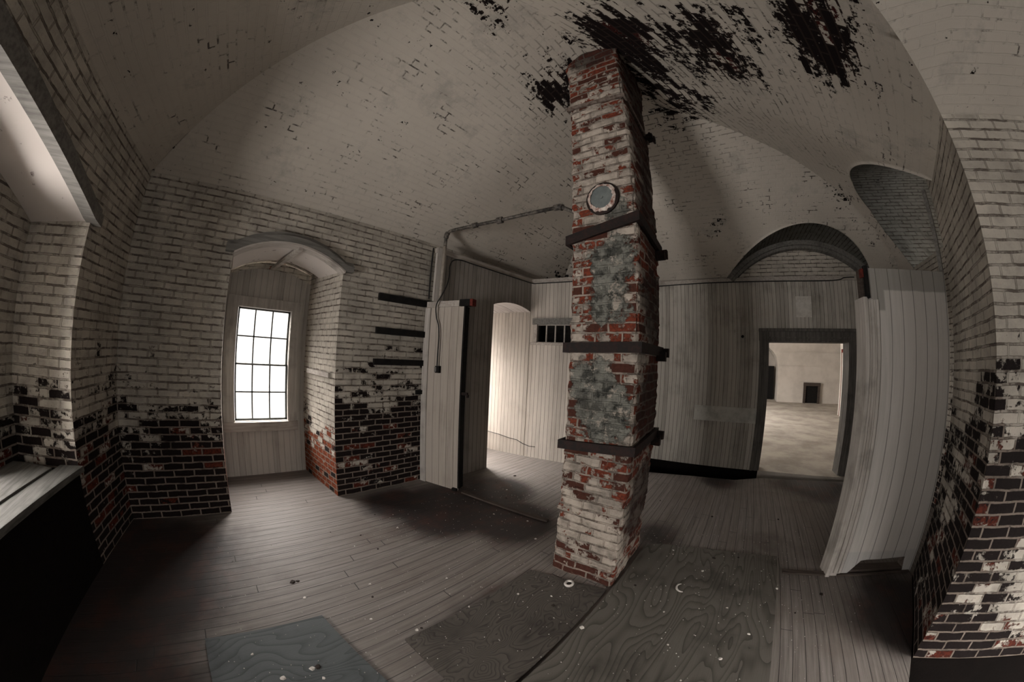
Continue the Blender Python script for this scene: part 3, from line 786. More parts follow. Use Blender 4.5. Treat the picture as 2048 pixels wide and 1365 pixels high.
# ------------------------------------------------------------------ left partition panel (remains of a cross wall)
def stub_left():
    a, c = (1.325, 2.02), (1.425, 1.685)
    t = thing('partition_panel', (1.37, 1.85, 0), 'cream boarded partition panel standing out from the brick wall beside the window', 'partition panel', 'remains of the cross partition')
    d = (Vector(c)-Vector(a)).normalized(); nn = Vector((d[1], -d[0])); nn = -nn if nn.dot(Vector((-1, 0))) < 0 else nn
    ang = math.atan2(d[1], d[0])
    L = (Vector(c)-Vector(a)).length
    at = lambda s, e: tuple(Vector(a)+d*s+nn*e)
    def slab(m, s0, s1, e0, e1, z0, z1):
        m.box((*at((s0+s1)/2, (e0+e1)/2), (z0+z1)/2), ((s1-s0)/2, (e1-e0)/2, (z1-z0)/2), ang)
    m = MB(); slab(m, 0, L-.006, -.012, .0, .0, 1.335); m.build('board_face', 'stub', t)
    m = MB(); slab(m, 0, L-.02, -.055, -.012, .0, 1.335); slab(m, L-.008, L+.004, -.055, .001, .02, 1.335); m.build('end_stud', 'black', t)
    m = MB(); slab(m, 0, .05, 0, .012, 0, 1.33); m.build('edge_batten', 'trimup', t, .002)
    m = MB(); slab(m, -.005, L-.045, -.05, .012, 1.335, 1.378); m.build('header_beam', 'trimlight', t, .002)
    m = MB(); slab(m, L-.045, L+.04, -.045, .006, 1.338, 1.386); h = m.build('beam_end', 'black', t, .002); h['label'] = 'black beam end'
    m = MB(); slab(m, L+.0405, L+.062, -.045, .006, 1.338, 1.386); h = m.build('beam_tip', 'redend', t, .002); h['label'] = 'red brown beam tip'
    m = MB(); slab(m, L+.004, L+.05, -.02, -.004, .714, .734); slab(m, L+.046, L+.056, -.022, -.002, .70, .72); h = m.build('hinge_pin', 'iron', t, .001); h['label'] = 'black iron hinge pin'
    m = MB(); slab(m, L-.045, L-.005, .0, .02, .0, .018); m.build('foot_block', 'black', t)
    # switch box on the face
    sx = .150
    s = thing('switch_box', (*at(sx, .012), .86), 'small black switch box on the cream partition panel below a hanging cable', 'switch box')
    m = MB(); slab(m, sx-.016, sx+.020, .001, .026, .855, .905); m.build('housing', 'black', s, .002)
    m = MB(); slab(m, sx-.020, sx-.004, .020, .029, .862, .898); h = m.build('cover', 'greybox', s, .002); h['label'] = 'grey half cover'
    return at
SL = stub_left()

# ------------------------------------------------------------------ boarded wall continuing the window wall, with its arched opening
W2Y = 1.92
def cheek_pt(y): return (2.373+(2.348-y)*.2363, y)
def wall_boards():
    b = MB()
    arch = lambda x: 1.446+.05*(1-((x-2.215)/.275)**2)
    x0, x1 = 1.362, cheek_pt(W2Y)[0]
    o0, o1 = 1.948-x0, x1-x0-.002
    b.arch_wall((x0, W2Y), (x1, W2Y), 1.775, o0, o1, lambda d: arch(d+x0), 0, 0)
    # thickness of the opening, lined with boards
    J = (1.80, 2.62)
    b.wall((1.948, W2Y), J, 0, 1.5, 0, 1)
    n = 16
    for i in range(n):
        a, c = 1.948+(x1-1.948)*i/n, 1.948+(x1-1.948)*(i+1)/n
        b.quad([(a, W2Y, arch(a)), (c, W2Y, arch(c)), (c-.16, 2.62, arch(c)-.005), (a-.16, 2.62, arch(a)-.005)],
               [(0, a*S), (0, c*S), (.7*S, c*S), (.7*S, a*S)], 2)
    # back of the recess round its hidden window
    b.wall((1.70, 2.60), (2.45, 2.60), 0, .35, 0, 1); b.wall((1.70, 2.60), (2.45, 2.60), 1.30, 1.7, 0, 1)
    b.wall((1.70, 2.60), (1.84, 2.60), .3, 1.4, 0, 1); b.wall((2.26, 2.60), (2.45, 2.60), .3, 1.4, 0, 1)
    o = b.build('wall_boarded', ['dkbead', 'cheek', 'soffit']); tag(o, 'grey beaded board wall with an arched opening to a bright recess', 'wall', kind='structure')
    # capping rails along the board tops
    t = MB(); t.bar((1.30, W2Y-.012), (x1, W2Y-.012), 0, .024, 1.742, 1.782)
    o = t.build('trim_4', 'trimlight'); tag(o, 'pale capping rail along the top of the boarded wall left of the chimney', 'trim', kind='structure')
    p = MB(); p.box((1.345, 1.915, 1.58), (.04, .012, .205)); o = p.build('corner_board', 'trimup', bevel=.002)
    tag(o, 'upright off white board beside the pipe above the cream partition panel', 'board')
    # pale partition that closes the recess on the right and carries the small window
    q0, q1 = cheek_pt(2.66), (2.665, 1.11)
    L = math.hypot(q1[0]-q0[0], q1[1]-q0[1]); d = Vector((q1[0]-q0[0], q1[1]-q0[1]))/L
    sy = lambda y: (2.66-y)/(-d[1])
    s0, s1 = sy(1.858), sy(1.48)
    m = MB()
    pt = lambda s: (q0[0]+d[0]*s, q0[1]+d[1]*s)
    m.wall(q0, pt(s0), 0, 1.775, 0); m.wall(pt(s1), q1, 0, 1.775, s1)
    m.wall(pt(s0), pt(s1), 0, 1.145, s0); m.wall(pt(s0), pt(s1), 1.33, 1.775, s0)
    m.wall(q1, (3.5, 1.03), -.14, 1.90, 0)
    o = m.build('wall_partition', 'cheek'); tag(o, 'pale beaded board partition lit from the recess, with a small high window', 'wall', kind='structure')
    nn = (d[1], -d[0]); nn = nn if nn[0] < 0 else (-nn[0], -nn[1])
    off = lambda s, e: (q0[0]+d[0]*s+nn[0]*e, q0[1]+d[1]*s+nn[1]*e)
    t = MB(); t.bar(off(sy(1.92), .0), off(L, .0), 0, .0, 0, 0) if 0 else None
    ang = math.atan2(d[1], d[0])
    def slab(mm, sa, sb, e0, e1, z0, z1):
        mm.box((*off((sa+sb)/2, (e0+e1)/2), (z0+z1)/2), ((sb-sa)/2, (e1-e0)/2, (z1-z0)/2), ang)
    slab(t, sy(1.915), L, -.01, .014, 1.74, 1.782)
    o = t.build('trim_5', 'trimlight'); tag(o, 'pale capping rail along the top of the partition with the small window', 'trim', kind='structure')
    w = thing('window_2', (*off((s0+s1)/2, 0), 1.14), 'small dark four-pane window high in the pale partition beside the chimney', 'window', kind='structure')
    f = MB(); slab(f, s0-.03, s1+.02, -.01, .02, 1.325, 1.385); f.build('head_board', 'trim', w, .002)
    f = MB(); slab(f, s0-.05, s1+.02, -.01, .025, 1.125, 1.148); f.build('sill', 'trimlight', w, .002)
    f = MB(); slab(f, s0-.012, s0+.018, -.03, .012, 1.148, 1.325); slab(f, s1-.01, s1+.01, -.03, .012, 1.148, 1.325); f.build('jamb', 'trimlight', w)
    f = MB()
    for k in (1, 2, 3): 
        s = s0+.018+(s1-s0-.02)*k/4; slab(f, s-.006, s+.006, -.025, -.008, 1.148, 1.325)
    slab(f, s0, s1, -.025, -.008, 1.148, 1.156); slab(f, s0, s1, -.025, -.008, 1.318, 1.326); f.build('muntin', 'trimlight', w)
    g = MB()
    for k in range(1, 4):
        sa = s0+.018+(s1-s0-.02)*k/4; sb = s0+.018+(s1-s0-.02)*(k+1)/4
        A, B = off(sa, -.016), off(sb, -.016); g.quad([(*A, 1.15), (*B, 1.15), (*B, 1.325), (*A, 1.325)])
    # remains of the broken first pane: shards round a hole
    sa, sb = s0+.018, s0+.018+(s1-s0-.02)/4; N = 20; cs, cz = (sa+sb)/2+.006, 1.235
    for i in range(N):
        th0, th1 = 2*math.pi*i/N, 2*math.pi*(i+1)/N
        def edge(th, hole):
            c_, s_ = math.cos(th), math.sin(th)
            k = min(((sb-sa)/2)/max(abs(c_), 1e-6), .0875/max(abs(s_), 1e-6))
            r = k if not hole else min(k, .036/max(abs(c_), .5)+.02*abs(s_))
            return (*off(cs-.006*(0 if hole else 1)+c_*r*(.8 if hole else 1), -.016), cz+s_*r*(.9 if hole else 1))
        g.quad([edge(th0, 0), edge(th1, 0), edge(th1, 1), edge(th0, 1)])
    g.build('glass', 'glass', w)
    bk = MB(); slab(bk, s0-.06, s1+.06, -.26, -.25, 1.0, 1.5)  # black box added behind the panes to stand for the dark beyond
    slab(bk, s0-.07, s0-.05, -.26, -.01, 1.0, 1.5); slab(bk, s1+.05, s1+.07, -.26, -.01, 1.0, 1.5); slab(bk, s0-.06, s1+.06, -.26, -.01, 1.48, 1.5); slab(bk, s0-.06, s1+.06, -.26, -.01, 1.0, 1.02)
    bk.build('dark_backing', 'black', w)
    # small wire along the foot of the pale boards
    c = MB(); pts = [(*off(sy(y), .012), z) for y, z in ((2.36, .20), (2.2, .185), (2.08, .165), (2.0, .16), (1.93, .13), (1.86, .115), (1.80, .118))]
    c.tube(pts, .0035, 6); o = c.build('loose_wire', 'cable'); tag(o, 'thin loose wire along the foot of the pale boards in the recess', 'wire')
wall_boards()

# ------------------------------------------------------------------ far partition with the doorway
def far_wall():
    z1 = 1.835
    P = lambda y, e=0.0: (FX(y)-e, y-e*.0755)
    b = MB()
    dy0, dy1 = -.240, -1.072
    b.wall(P(1.06), P(dy0), -.005, z1, 0)
    b.wall(P(dy0), P(dy1), 1.232, z1, 1.303); b.wall(P(dy1), P(-1.80), -.005, z1, 2.14)
    # masonry behind: tympanum
    d = .055
    for i in range(30):
        a, c = UFC-.80+1.6*i/30, UFC-.80+1.6*(i+1)/30
        A = (CB[0]+dF[0]*a-nF[0]*d, CB[1]+dF[1]*a-nF[1]*d); C = (CB[0]+dF[0]*c-nF[0]*d, CB[1]+dF[1]*c-nF[1]*d)
        b.quad([(*A, 1.7), (*C, 1.7), (*C, 2.3), (*A, 2.3)], [(a*S, 1.7*S), (c*S, 1.7*S), (c*S, 2.3*S), (a*S, 2.3*S)], 1)
    b.wall(P(2.1, -.03), P(dy0+.01, -.03), 0, 1.84, 0, 0); b.wall(P(dy1-.01, -.03), P(-1.9, -.03), 0, 1.84, 0, 0)
    b.wall(P(1.1, .004), P(-1.8, .004), -.15, -.004, 0, 2)
    o = b.build('wall_front', ['bead', 'tympanum', 'dirt']); tag(o, 'grey beaded board partition right of the chimney with a doorway and a brick lunette above', 'wall', kind='structure')
    def slab(m, ya, yb, e0, e1, z0, z1_):
        a, c = P(ya), P(yb)
        L = math.hypot(c[0]-a[0], c[1]-a[1]); ang = math.atan2(c[1]-a[1], c[0]-a[0])
        q = P((ya+yb)/2, (e0+e1)/2)
        m.box((*q, (z0+z1_)/2), (L/2, (e1-e0)/2, (z1_-z0)/2), ang)
    t = MB(); slab(t, 1.04, -1.75, -.012, .02, 1.80, 1.842)
    o = t.build('trim_6', 'trimlight'); tag(o, 'pale capping rail along the top of the far partition', 'trim', kind='structure')
    # arched moulding round the lunette
    m = MB(); n = 36
    for (q0, q1, e0, e1) in ((-.045, .0, -.05, .05), (-.075, -.045, -.05, .025)):
        for i in range(n):
            a, c = UFC-.755+1.51*i/n, UFC-.755+1.51*(i+1)/n
            def Q(u, e, dz):
                s = max(-1, min(1, (u-UFC)/.76)); k = 1+dz*1.15*0
                return (CB[0]+dF[0]*(UFC+(u-UFC)*(1+dz*1.0))+nF[0]*e, CB[1]+dF[1]*(UFC+(u-UFC)*(1+dz))+nF[1]*e, ARCH_F(u)+dz*(1-.35*s*s))
            A = [Q(a, e1, q0), Q(c, e1, q0), Q(c, e1, q1), Q(a, e1, q1)]; B = [Q(a, e0, q0), Q(c, e0, q0), Q(c, e0, q1), Q(a, e0, q1)]
            m.quad(A); m.quad([B[0], B[1], A[1], A[0]]); m.quad([A[3], A[2], B[2], B[3]])
    o = m.build('trim_7', 'trim'); tag(o, 'curved grey wooden moulding round the brick lunette over the doorway', 'moulding', kind='structure')
    # door casing
    w = thing('door_1', (FX(-.65), -.65, 0), 'open doorway with dark grey moulded casing leading to a bright empty room', 'doorway', kind='structure')
    for nm, ya, yb in (('casing_side', dy0+.080, dy0), ('casing_side', dy1, dy1-.13)):
        c = MB()
        slab(c, ya, yb, 0, .022, 0, 1.345)
        m1 = ya if nm and ya > -.5 else yb
        s = -1 if ya > -.5 else 1
        slab(c, m1, m1+s*.022, .022, .036, 0, 1.345); slab(c, m1+s*.05, m1+s*.062, .022, .030, 0, 1.30)
        c.build('casing_side', 'casing', w, .002)
    c = MB(); slab(c, dy0+.085, dy1-.135, 0, .024, 1.235, 1.335); slab(c, dy0+.088, dy1-.138, 0, .042, 1.320, 1.348); slab(c, dy0, dy1, .02, .032, 1.255, 1.27)
    c.build('casing_head', 'casing', w, .002)
    c = MB(); slab(c, dy0+.006, dy0-.012, -.16, .01, 0, 1.24); slab(c, dy1+.012, dy1-.006, -.16, .01, 0, 1.24); slab(c, dy0, dy1, -.16, .01, 1.225, 1.245)
    c.build('jamb', 'casing', w)
    # board, patch and knob on the partition
    c = MB(); slab(c, .455, -.163, .0, .012, .452, .597); o = c.build('wall_board', 'dkbead', bevel=.002); o.data.materials[0] = MAT['plankgrey'] if 'plankgrey' in MAT else MAT['dkbead']
    tag(o, 'wide grey board fixed across the far partition left of the doorway', 'board')
    c = MB(); slab(c, -.533, -.690, .0, .004, 1.455, 1.652); o = c.build('paper_patch', 'patch' if 'patch' in MAT else 'trimlight')
    tag(o, 'pale torn rectangular patch on the boards above the doorway', 'patch')
    c = MB(); q = P(.008, .012); c.tube([(*P(.008, .0), 1.272), (*P(.008, .02), 1.272)], .014, 10); c.tube([(*P(.008, .02), 1.272), (*P(.008, .03), 1.272)], .009, 10)
    o = c.build('wire_knob', 'black'); tag(o, 'small black insulator knob on the far partition', 'knob')
    return P
PF = far_wall()

# ------------------------------------------------------------------ right partition panel
def stub_right():
    a, c = Vector((1.668, -.612)), Vector((1.752, -1.112))
    t = thing('partition_panel', (1.71, -.86, 0), 'white painted boarded partition panel against the brick pier, rotted through at its foot', 'partition panel', 'remains of the cross partition')
    d = (c-a).normalized(); nn = Vector((-d[1], d[0])); nn = -nn if nn[0] > 0 else nn
    L = (c-a).length; ang = math.atan2(d[1], d[0])
    at = lambda s, e: tuple(a+d*s+nn*e)
    def slab(m, s0, s1, e0, e1, z0, z1):
        m.box((*at((s0+s1)/2, (e0+e1)/2), (z0+z1)/2), ((s1-s0)/2, (e1-e0)/2, (z1-z0)/2), ang)
    H = 1.447
    # face boards with the ragged hole at the foot, as a polygon in (s, z)
    m = MB()
    prof = [(.10, .0), (.125, .03), (.165, .078), (.20, .083), (.27, .083), (.34, .086), (.405, .088), (.447, .09), (.449, .06), (.455, .03), (.46, 0)]
    pts = [(.0, .0)]+prof+[(L, .0)]
    e = .0
    for i in range(len(pts)-1):
        s0, z0 = pts[i]; s1, z1 = pts[i+1]
        if s1 <= s0+1e-6: continue
        for ee, fl in ((0.0, 0), (-.014, 1)):
            q = [(*at(s0, ee), z0), (*at(s1, ee), z1), (*at(s1, ee), H), (*at(s0, ee), H)]
            uvq = [(s0*S, z0*S), (s1*S, z1*S), (s1*S, H*S), (s0*S, H*S)]
            m.quad(q if not fl else q[::-1], uvq if not fl else uvq[::-1])
        m.quad([(*at(s0, 0), z0), (*at(s0, -.014), z0), (*at(s1, -.014), z1), (*at(s1, 0), z1)], [(0, 0)]*4)
    m.quad([(*at(0, 0), H), (*at(L, 0), H), (*at(L, -.014), H), (*at(0, -.014), H)])
    m.build('board_face', 'stub_r', t)
    m = MB()
    slab(m, -.012, .062, -.07, .010, 0, 1.30); slab(m, -.022, .0, -.072, .022, 0, 1.31); slab(m, .018, .032, .010, .020, 0.02, 1.30); slab(m, .046, .062, .010, .018, 0.02, 1.30)
    m.build('casing_strip', 'trimup', t, .002)
    m = MB(); slab(m, .0, L, -.075, -.015, .0, .018); slab(m, 0, .05, -.07, -.014, .018, H); slab(m, L-.05, L-.02, -.07, -.014, .018, H); slab(m, .05, L-.05, -.07, -.014, 1.39, H)
    m.build('stud_frame', 'sleeper', t)
    m = MB(); slab(m, -.004, .016, .004, .024, 1.305, 1.452); h = m.build('iron_strap', 'black', t, .001); h['label'] = 'black iron strap'
    m = MB(); slab(m, -.016, -.004, -.01, .014, 1.40, 1.44); h = m.build('wood_block', 'redend', t, .002); h['label'] = 'red brown wooden block'
stub_right()

# ------------------------------------------------------------------ floor battens of the lost partition
def sleepers():
    b = MB(); b.bar((1.415, 1.64), (1.512, .965), 0, .030, .001, .012)
    o = b.build('floor_batten', 'sleeper', bevel=.002); tag(o, 'narrow floor batten running from the cream panel to the chimney', 'floor batten', 'floor battens of the lost partition')
    b = MB(); b.bar((1.622, -.365), (1.652, -.605), 0, .034, .001, .010); b.bar((1.655, -.66), (1.735, -1.10), 0, .016, .001, .012)
    o = b.build('floor_batten', 'sleeper', bevel=.002); tag(o, 'narrow floor batten at the foot of the white panel by the pier', 'floor batten', 'floor battens of the lost partition')
sleepers()

# ------------------------------------------------------------------ chimney
CH = [(1.165, .69), (1.18, .388), (1.60, .414), (1.585, .70)]
def chimney():
    t = thing('chimney', (1.38, .55, 0), 'tall square brick chimney with flaking whitewash and iron straps in the middle of the room', 'chimney')
    step = .0125
    ring = []; u = 0.0
    for i in range(4):
        p, q = Vector(CH[i]), Vector(CH[(i+1) % 4]); L = (q-p).length; n = int(L/step); d = (q-p)/L; nr = Vector((d[1], -d[0]))
        pr = Vector(CH[i-1]); dp = (p-pr).normalized(); npv = Vector((dp[1], -dp[0]))
        for k in range(n):
            w = nr if k else (nr+npv)
            ring.append((p+d*(L*k/n), -w if w.dot(p-Vector((1.38, .55))) < 0 else w, u+L*k/n, k == 0))
        u += L
    total = u
    Z1 = 2.95; nz = int(Z1/.013)
    bw, rh = .212, .0745
    V = []; me = bpy.data.meshes.new('brick_shaft')
    nR = len(ring)
    for j in range(nz+1):
        z = Z1*j/nz; zm = z*S
        row = math.floor(zm/rh)
        fv = zm/rh-row
        for (p, nr, uu, corner) in ring:
            um = uu*S
            k = (um+(bw*.5 if row % 2 else 0))/bw; bi = math.floor(k); fu = k-bi
            e = min(min(fu, 1-fu)*bw, min(fv, 1-fv)*rh)
            mort = max(0.0, 1-e/.009)
            r = random.Random((row*9176+bi*131) & 0xffffff).random()
            nz1 = mnoise.noise(Vector((um*7, zm*7, 1.3))); nz2 = mnoise.noise(Vector((um*23, zm*23, 4.1)))
            disp = -.007*mort+(r-.5)*.008+nz1*.007+nz2*.0035
            if r < .05: disp -= .012*(1-mort)
            if corner: disp += -.008+nz2*.012
            # crumbling foot and the ragged flare where it meets the vault
            if z < .35: disp += .006*(1-z/.35)+nz1*.006
            if z > 2.52: disp += min(1, (z-2.52)/.2)*(.03+.03*nz1)
            q = p+nr*(disp/S)
            V.append((q[0]*S-1.38*S, q[1]*S-.55*S, zm))
    Fc = []; UV = []
    for j in range(nz):
        for i in range(nR):
            i2 = (i+1) % nR
            Fc.append((j*nR+i, j*nR+i2, (j+1)*nR+i2, (j+1)*nR+i))
            ua = ring[i][2]*S; ub = (ring[i2][2] if i2 else total)*S; za = Z1*j/nz*S; zb = Z1*(j+1)/nz*S
            UV += [(ua, za), (ub, za), (ub, zb), (ua, zb)]
    me.from_pydata(V, [], Fc)
    ul = me.uv_layers.new(name='UVMap')
    for i, c in enumerate(UV): ul.data[i].uv = c
    me.materials.append(MAT['chimney'])
    me.update()
    bm = bmesh.new(); bm.from_mesh(me); bmesh.ops.recalc_face_normals(bm, faces=bm.faces); bm.to_mesh(me); bm.free()
    ob = bpy.data.objects.new('brick_shaft', me); COL.objects.link(ob); ob.parent = t
    # iron straps
    cx, cy = 1.3825, .548
    def strap(z, h, tilt, mat, th=.010, off=.009, lugs=True):
        pts = [Vector(p) for p in CH]
        def offs(e):
            out = []
            for i in range(4):
                p = pts[i]; a = (p-pts[i-1]).normalized(); b = (pts[(i+1) % 4]-p).normalized()
                n1 = Vector((a[1], -a[0])); n2 = Vector((b[1], -b[0]))
                if n1.dot(p-Vector((cx, cy))) < 0: n1 = -n1
                if n2.dot(p-Vector((cx, cy))) < 0: n2 = -n2
                out.append(p+(n1+n2)*e)
            return out
        A, B = offs(off-.004), offs(off+th)
        zz = lambda p: z+tilt*(.54-p[1])
        m = MB()
        for i in range(4):
            k = (i+1) % 4
            for (P0, P1, a, b) in ((B[i], B[k], -h, h),):
                m.quad([(*P0, zz(P0)-h), (*P1, zz(P1)-h), (*P1, zz(P1)+h), (*P0, zz(P0)+h)])
            m.quad([(*B[i], zz(B[i])+h), (*B[k], zz(B[k])+h), (*A[k], zz(A[k])+h), (*A[i], zz(A[i])+h)])
            m.quad([(*B[k], zz(B[k])-h), (*B[i], zz(B[i])-h), (*A[i], zz(A[i])-h), (*A[k], zz(A[k])-h)])
            m.quad([(*A[k], zz(A[k])-h), (*A[i], zz(A[i])-h), (*A[i], zz(A[i])+h), (*A[k], zz(A[k])+h)])
        s = m.build('iron_strap', mat, t)
        if lugs:
            l = MB()
            for ox in (.0, -.055):
                p = (CH[2][0]-.01+ox, CH[2][1]-.03, z-.02*(ox != 0)-.004)
                l.box(p, (.013, .022, h*1.05))
            bq = (CH[2][0]-.08, CH[2][1]-.038, z-.01)
            l.tube([(bq[0], bq[1], bq[2]), (CH[2][0]+.035, bq[1], bq[2]+.006)], .007, 6)
            l.build('clamp_bolt', 'iron', s)
    strap(2.285, .012, -.09, 'ironthin', .006, .004)
    strap(1.553, .022, .19, 'iron')
    strap(1.052, .021, .02, 'iron')
    strap(.644, .019, .06, 'iron')
    # flue cover
    m = MB(); cxy = (1.1745, .533, 1.702)
    m.tube([(1.178, .533, 1.702), (1.158, .533, 1.702)], .056, 28, 0, False)
    m.tube([(1.158, .533, 1.702), (1.154, .533, 1.702)], .008, 8, 0, False)
    fc = m.build('flue_cover', 'plate', t); fc['label'] = 'round grey flue cover'
    r = MB(); N = 40
    rr = random.Random(3)
    k = [(.052+rr.uniform(-.002, .004), .067+rr.uniform(-.003, .003)) for _ in range(N)]
    for i in range(N):
        a, c = 2*math.pi*i/N, 2*math.pi*(i+1)/N; (i0, o0), (i1, o1) = k[i], k[(i+1) % N]
        Q = lambda an, ra, x: (x, .533+math.cos(an)*ra, 1.702+math.sin(an)*ra)
        r.quad([Q(a, i0, 1.153), Q(c, i1, 1.153), Q(c, o1, 1.158), Q(a, o0, 1.158)], [(0, 0)]*4)
        r.quad([Q(a, o0, 1.158), Q(c, o1, 1.158), Q(c, o1+.006, 1.172), Q(a, o0+.006, 1.172)], [(0, 0)]*4)
    rm = r.build('rim', 'rim', fc)
    R2 = MB()
    for i in range(N):
        a, c = 2*math.pi*i/N, 2*math.pi*(i+1)/N
        Q = lambda an, ra, x: (x, .533+math.cos(an)*ra, 1.702+math.sin(an)*ra)
        R2.quad([Q(a, .066, 1.160), Q(c, .066, 1.160), Q(c, .079, 1.166), Q(a, .079, 1.166)], [(0, 0)]*4); R2.quad([Q(a, .079, 1.166), Q(c, .079, 1.166), Q(c, .079, 1.178), Q(a, .079, 1.178)], [(0, 0)]*4)
    R2.build('collar', 'iron', fc)
chimney()

# ------------------------------------------------------------------ pipe and cable
def pipes():
    t = thing('conduit_pipe', (1.35, 1.885, 1.38), 'old pipe rising in the corner and crossing under the vault to the chimney', 'pipe')
    m = MB(); m.tube([(1.348, 1.885, 1.385), (1.350, 1.885, 1.60), (1.352, 1.885, 1.80)], .013, 10); m.build('riser', 'pipepale', t)
    pts = [(1.352, 1.885, 1.80), (1.352, 1.885, 1.875), (1.354, 1.875, 1.905), (1.36, 1.85, 1.918), (1.372, 1.80, 1.922), (1.458, 1.427, 1.925), (1.522, .995, 1.930)]
    m = MB(); m.tube(pts, .0125, 10); m.tube([(1.522, .995, 1.93), (1.526, .96, 1.92), (1.538, .73, 1.775)], .0125, 10); m.build('run', 'pipe', t)
    for q, r in (((1.412, 1.63, 1.924), .020), ((1.458, 1.427, 1.925), .024)):
        m = MB(); dx, dy = .0025, -.012
        d = Vector((.15, -.95, 0)).normalized()*.022
        m.tube([Vector(q)-d, Vector(q)-d*.9, Vector(q)+d*.9, Vector(q)+d], [r*.8, r, r, r*.8], 12); m.build('coupling', 'pipe', t)
    m = MB(); m.tube([(1.518, 1.02, 1.93), (1.523, .985, 1.931), (1.526, .965, 1.922)], .021, 12); m.build('elbow', 'pipe', t)
    m = MB(); m.tube([(1.352, 1.885, 1.868), (1.353, 1.880, 1.892), (1.356, 1.868, 1.91)], .019, 12); m.build('elbow', 'pipe', t)
    # cable
    def curve(ctrl, n=14):
        out = []
        P = [Vector(c) for c in ctrl]
        for i in range(len(P)-1):
            p0, p1, p2, p3 = P[max(i-1, 0)], P[i], P[i+1], P[min(i+2, len(P)-1)]
            for k in range(n):
                s = k/n
                out.append(.5*((2*p1)+(-p0+p2)*s+(2*p0-5*p1+4*p2-p3)*s*s+(-p0+3*p1-3*p2+p3)*s**3))
        out.append(P[-1]); return out
    f = lambda s, z: (*SL(s, .022), z)
    ctrl = [f(.150, .905), f(.151, 1.02), f(.152, 1.12), f(.142, 1.20), f(.118, 1.26), (1.322, 1.890, 1.345), (1.338, 1.850, 1.42), (1.372, 1.845, 1.50), (1.400, 1.865, 1.58), (1.415, 1.886, 1.66), (1.45, 1.893, 1.715), (1.53, 1.893, 1.735), (1.66, 1.893, 1.733), (2.0, 1.893, 1.733), (2.3, 1.893, 1.735), (2.435, 1.885, 1.735)]
    q = lambda y: (cheek_pt(y)[0]-.022, y-.005)
    ctrl += [(*q(1.84), 1.735), (*q(1.5), 1.735), (*q(1.3), 1.738)]
    m = MB(); m.tube(curve(ctrl), .0052, 6)
    o = m.build('cable', 'cable'); tag(o, 'black cable looping from the switch box up to the left of the chimney', 'cable')
    ctrl = [(*PF(.95, .05), 1.78), (*PF(.6, .03), 1.795), (*PF(.2, .026), 1.80), (*PF(-.4, .026), 1.795), (*PF(-.8, .026), 1.792), (*PF(-.98, .026), 1.80), (*PF(-1.05, .026), 1.822), (*PF(-1.15, .03), 1.825)]
    m = MB(); m.tube(curve(ctrl), .0052, 6)
    o = m.build('cable', 'cable'); tag(o, 'black cable along the top of the far partition right of the chimney', 'cable')
    m = MB(); m.tube(curve([(1.315, 1.985, 1.40), (1.313, 1.985, 1.6), (1.316, 1.985, 1.8)]), .006, 6); o = m.build('cable', 'cable'); tag(o, 'straight black cable climbing the brick wall edge beside the pale pipe', 'cable')
pipes()

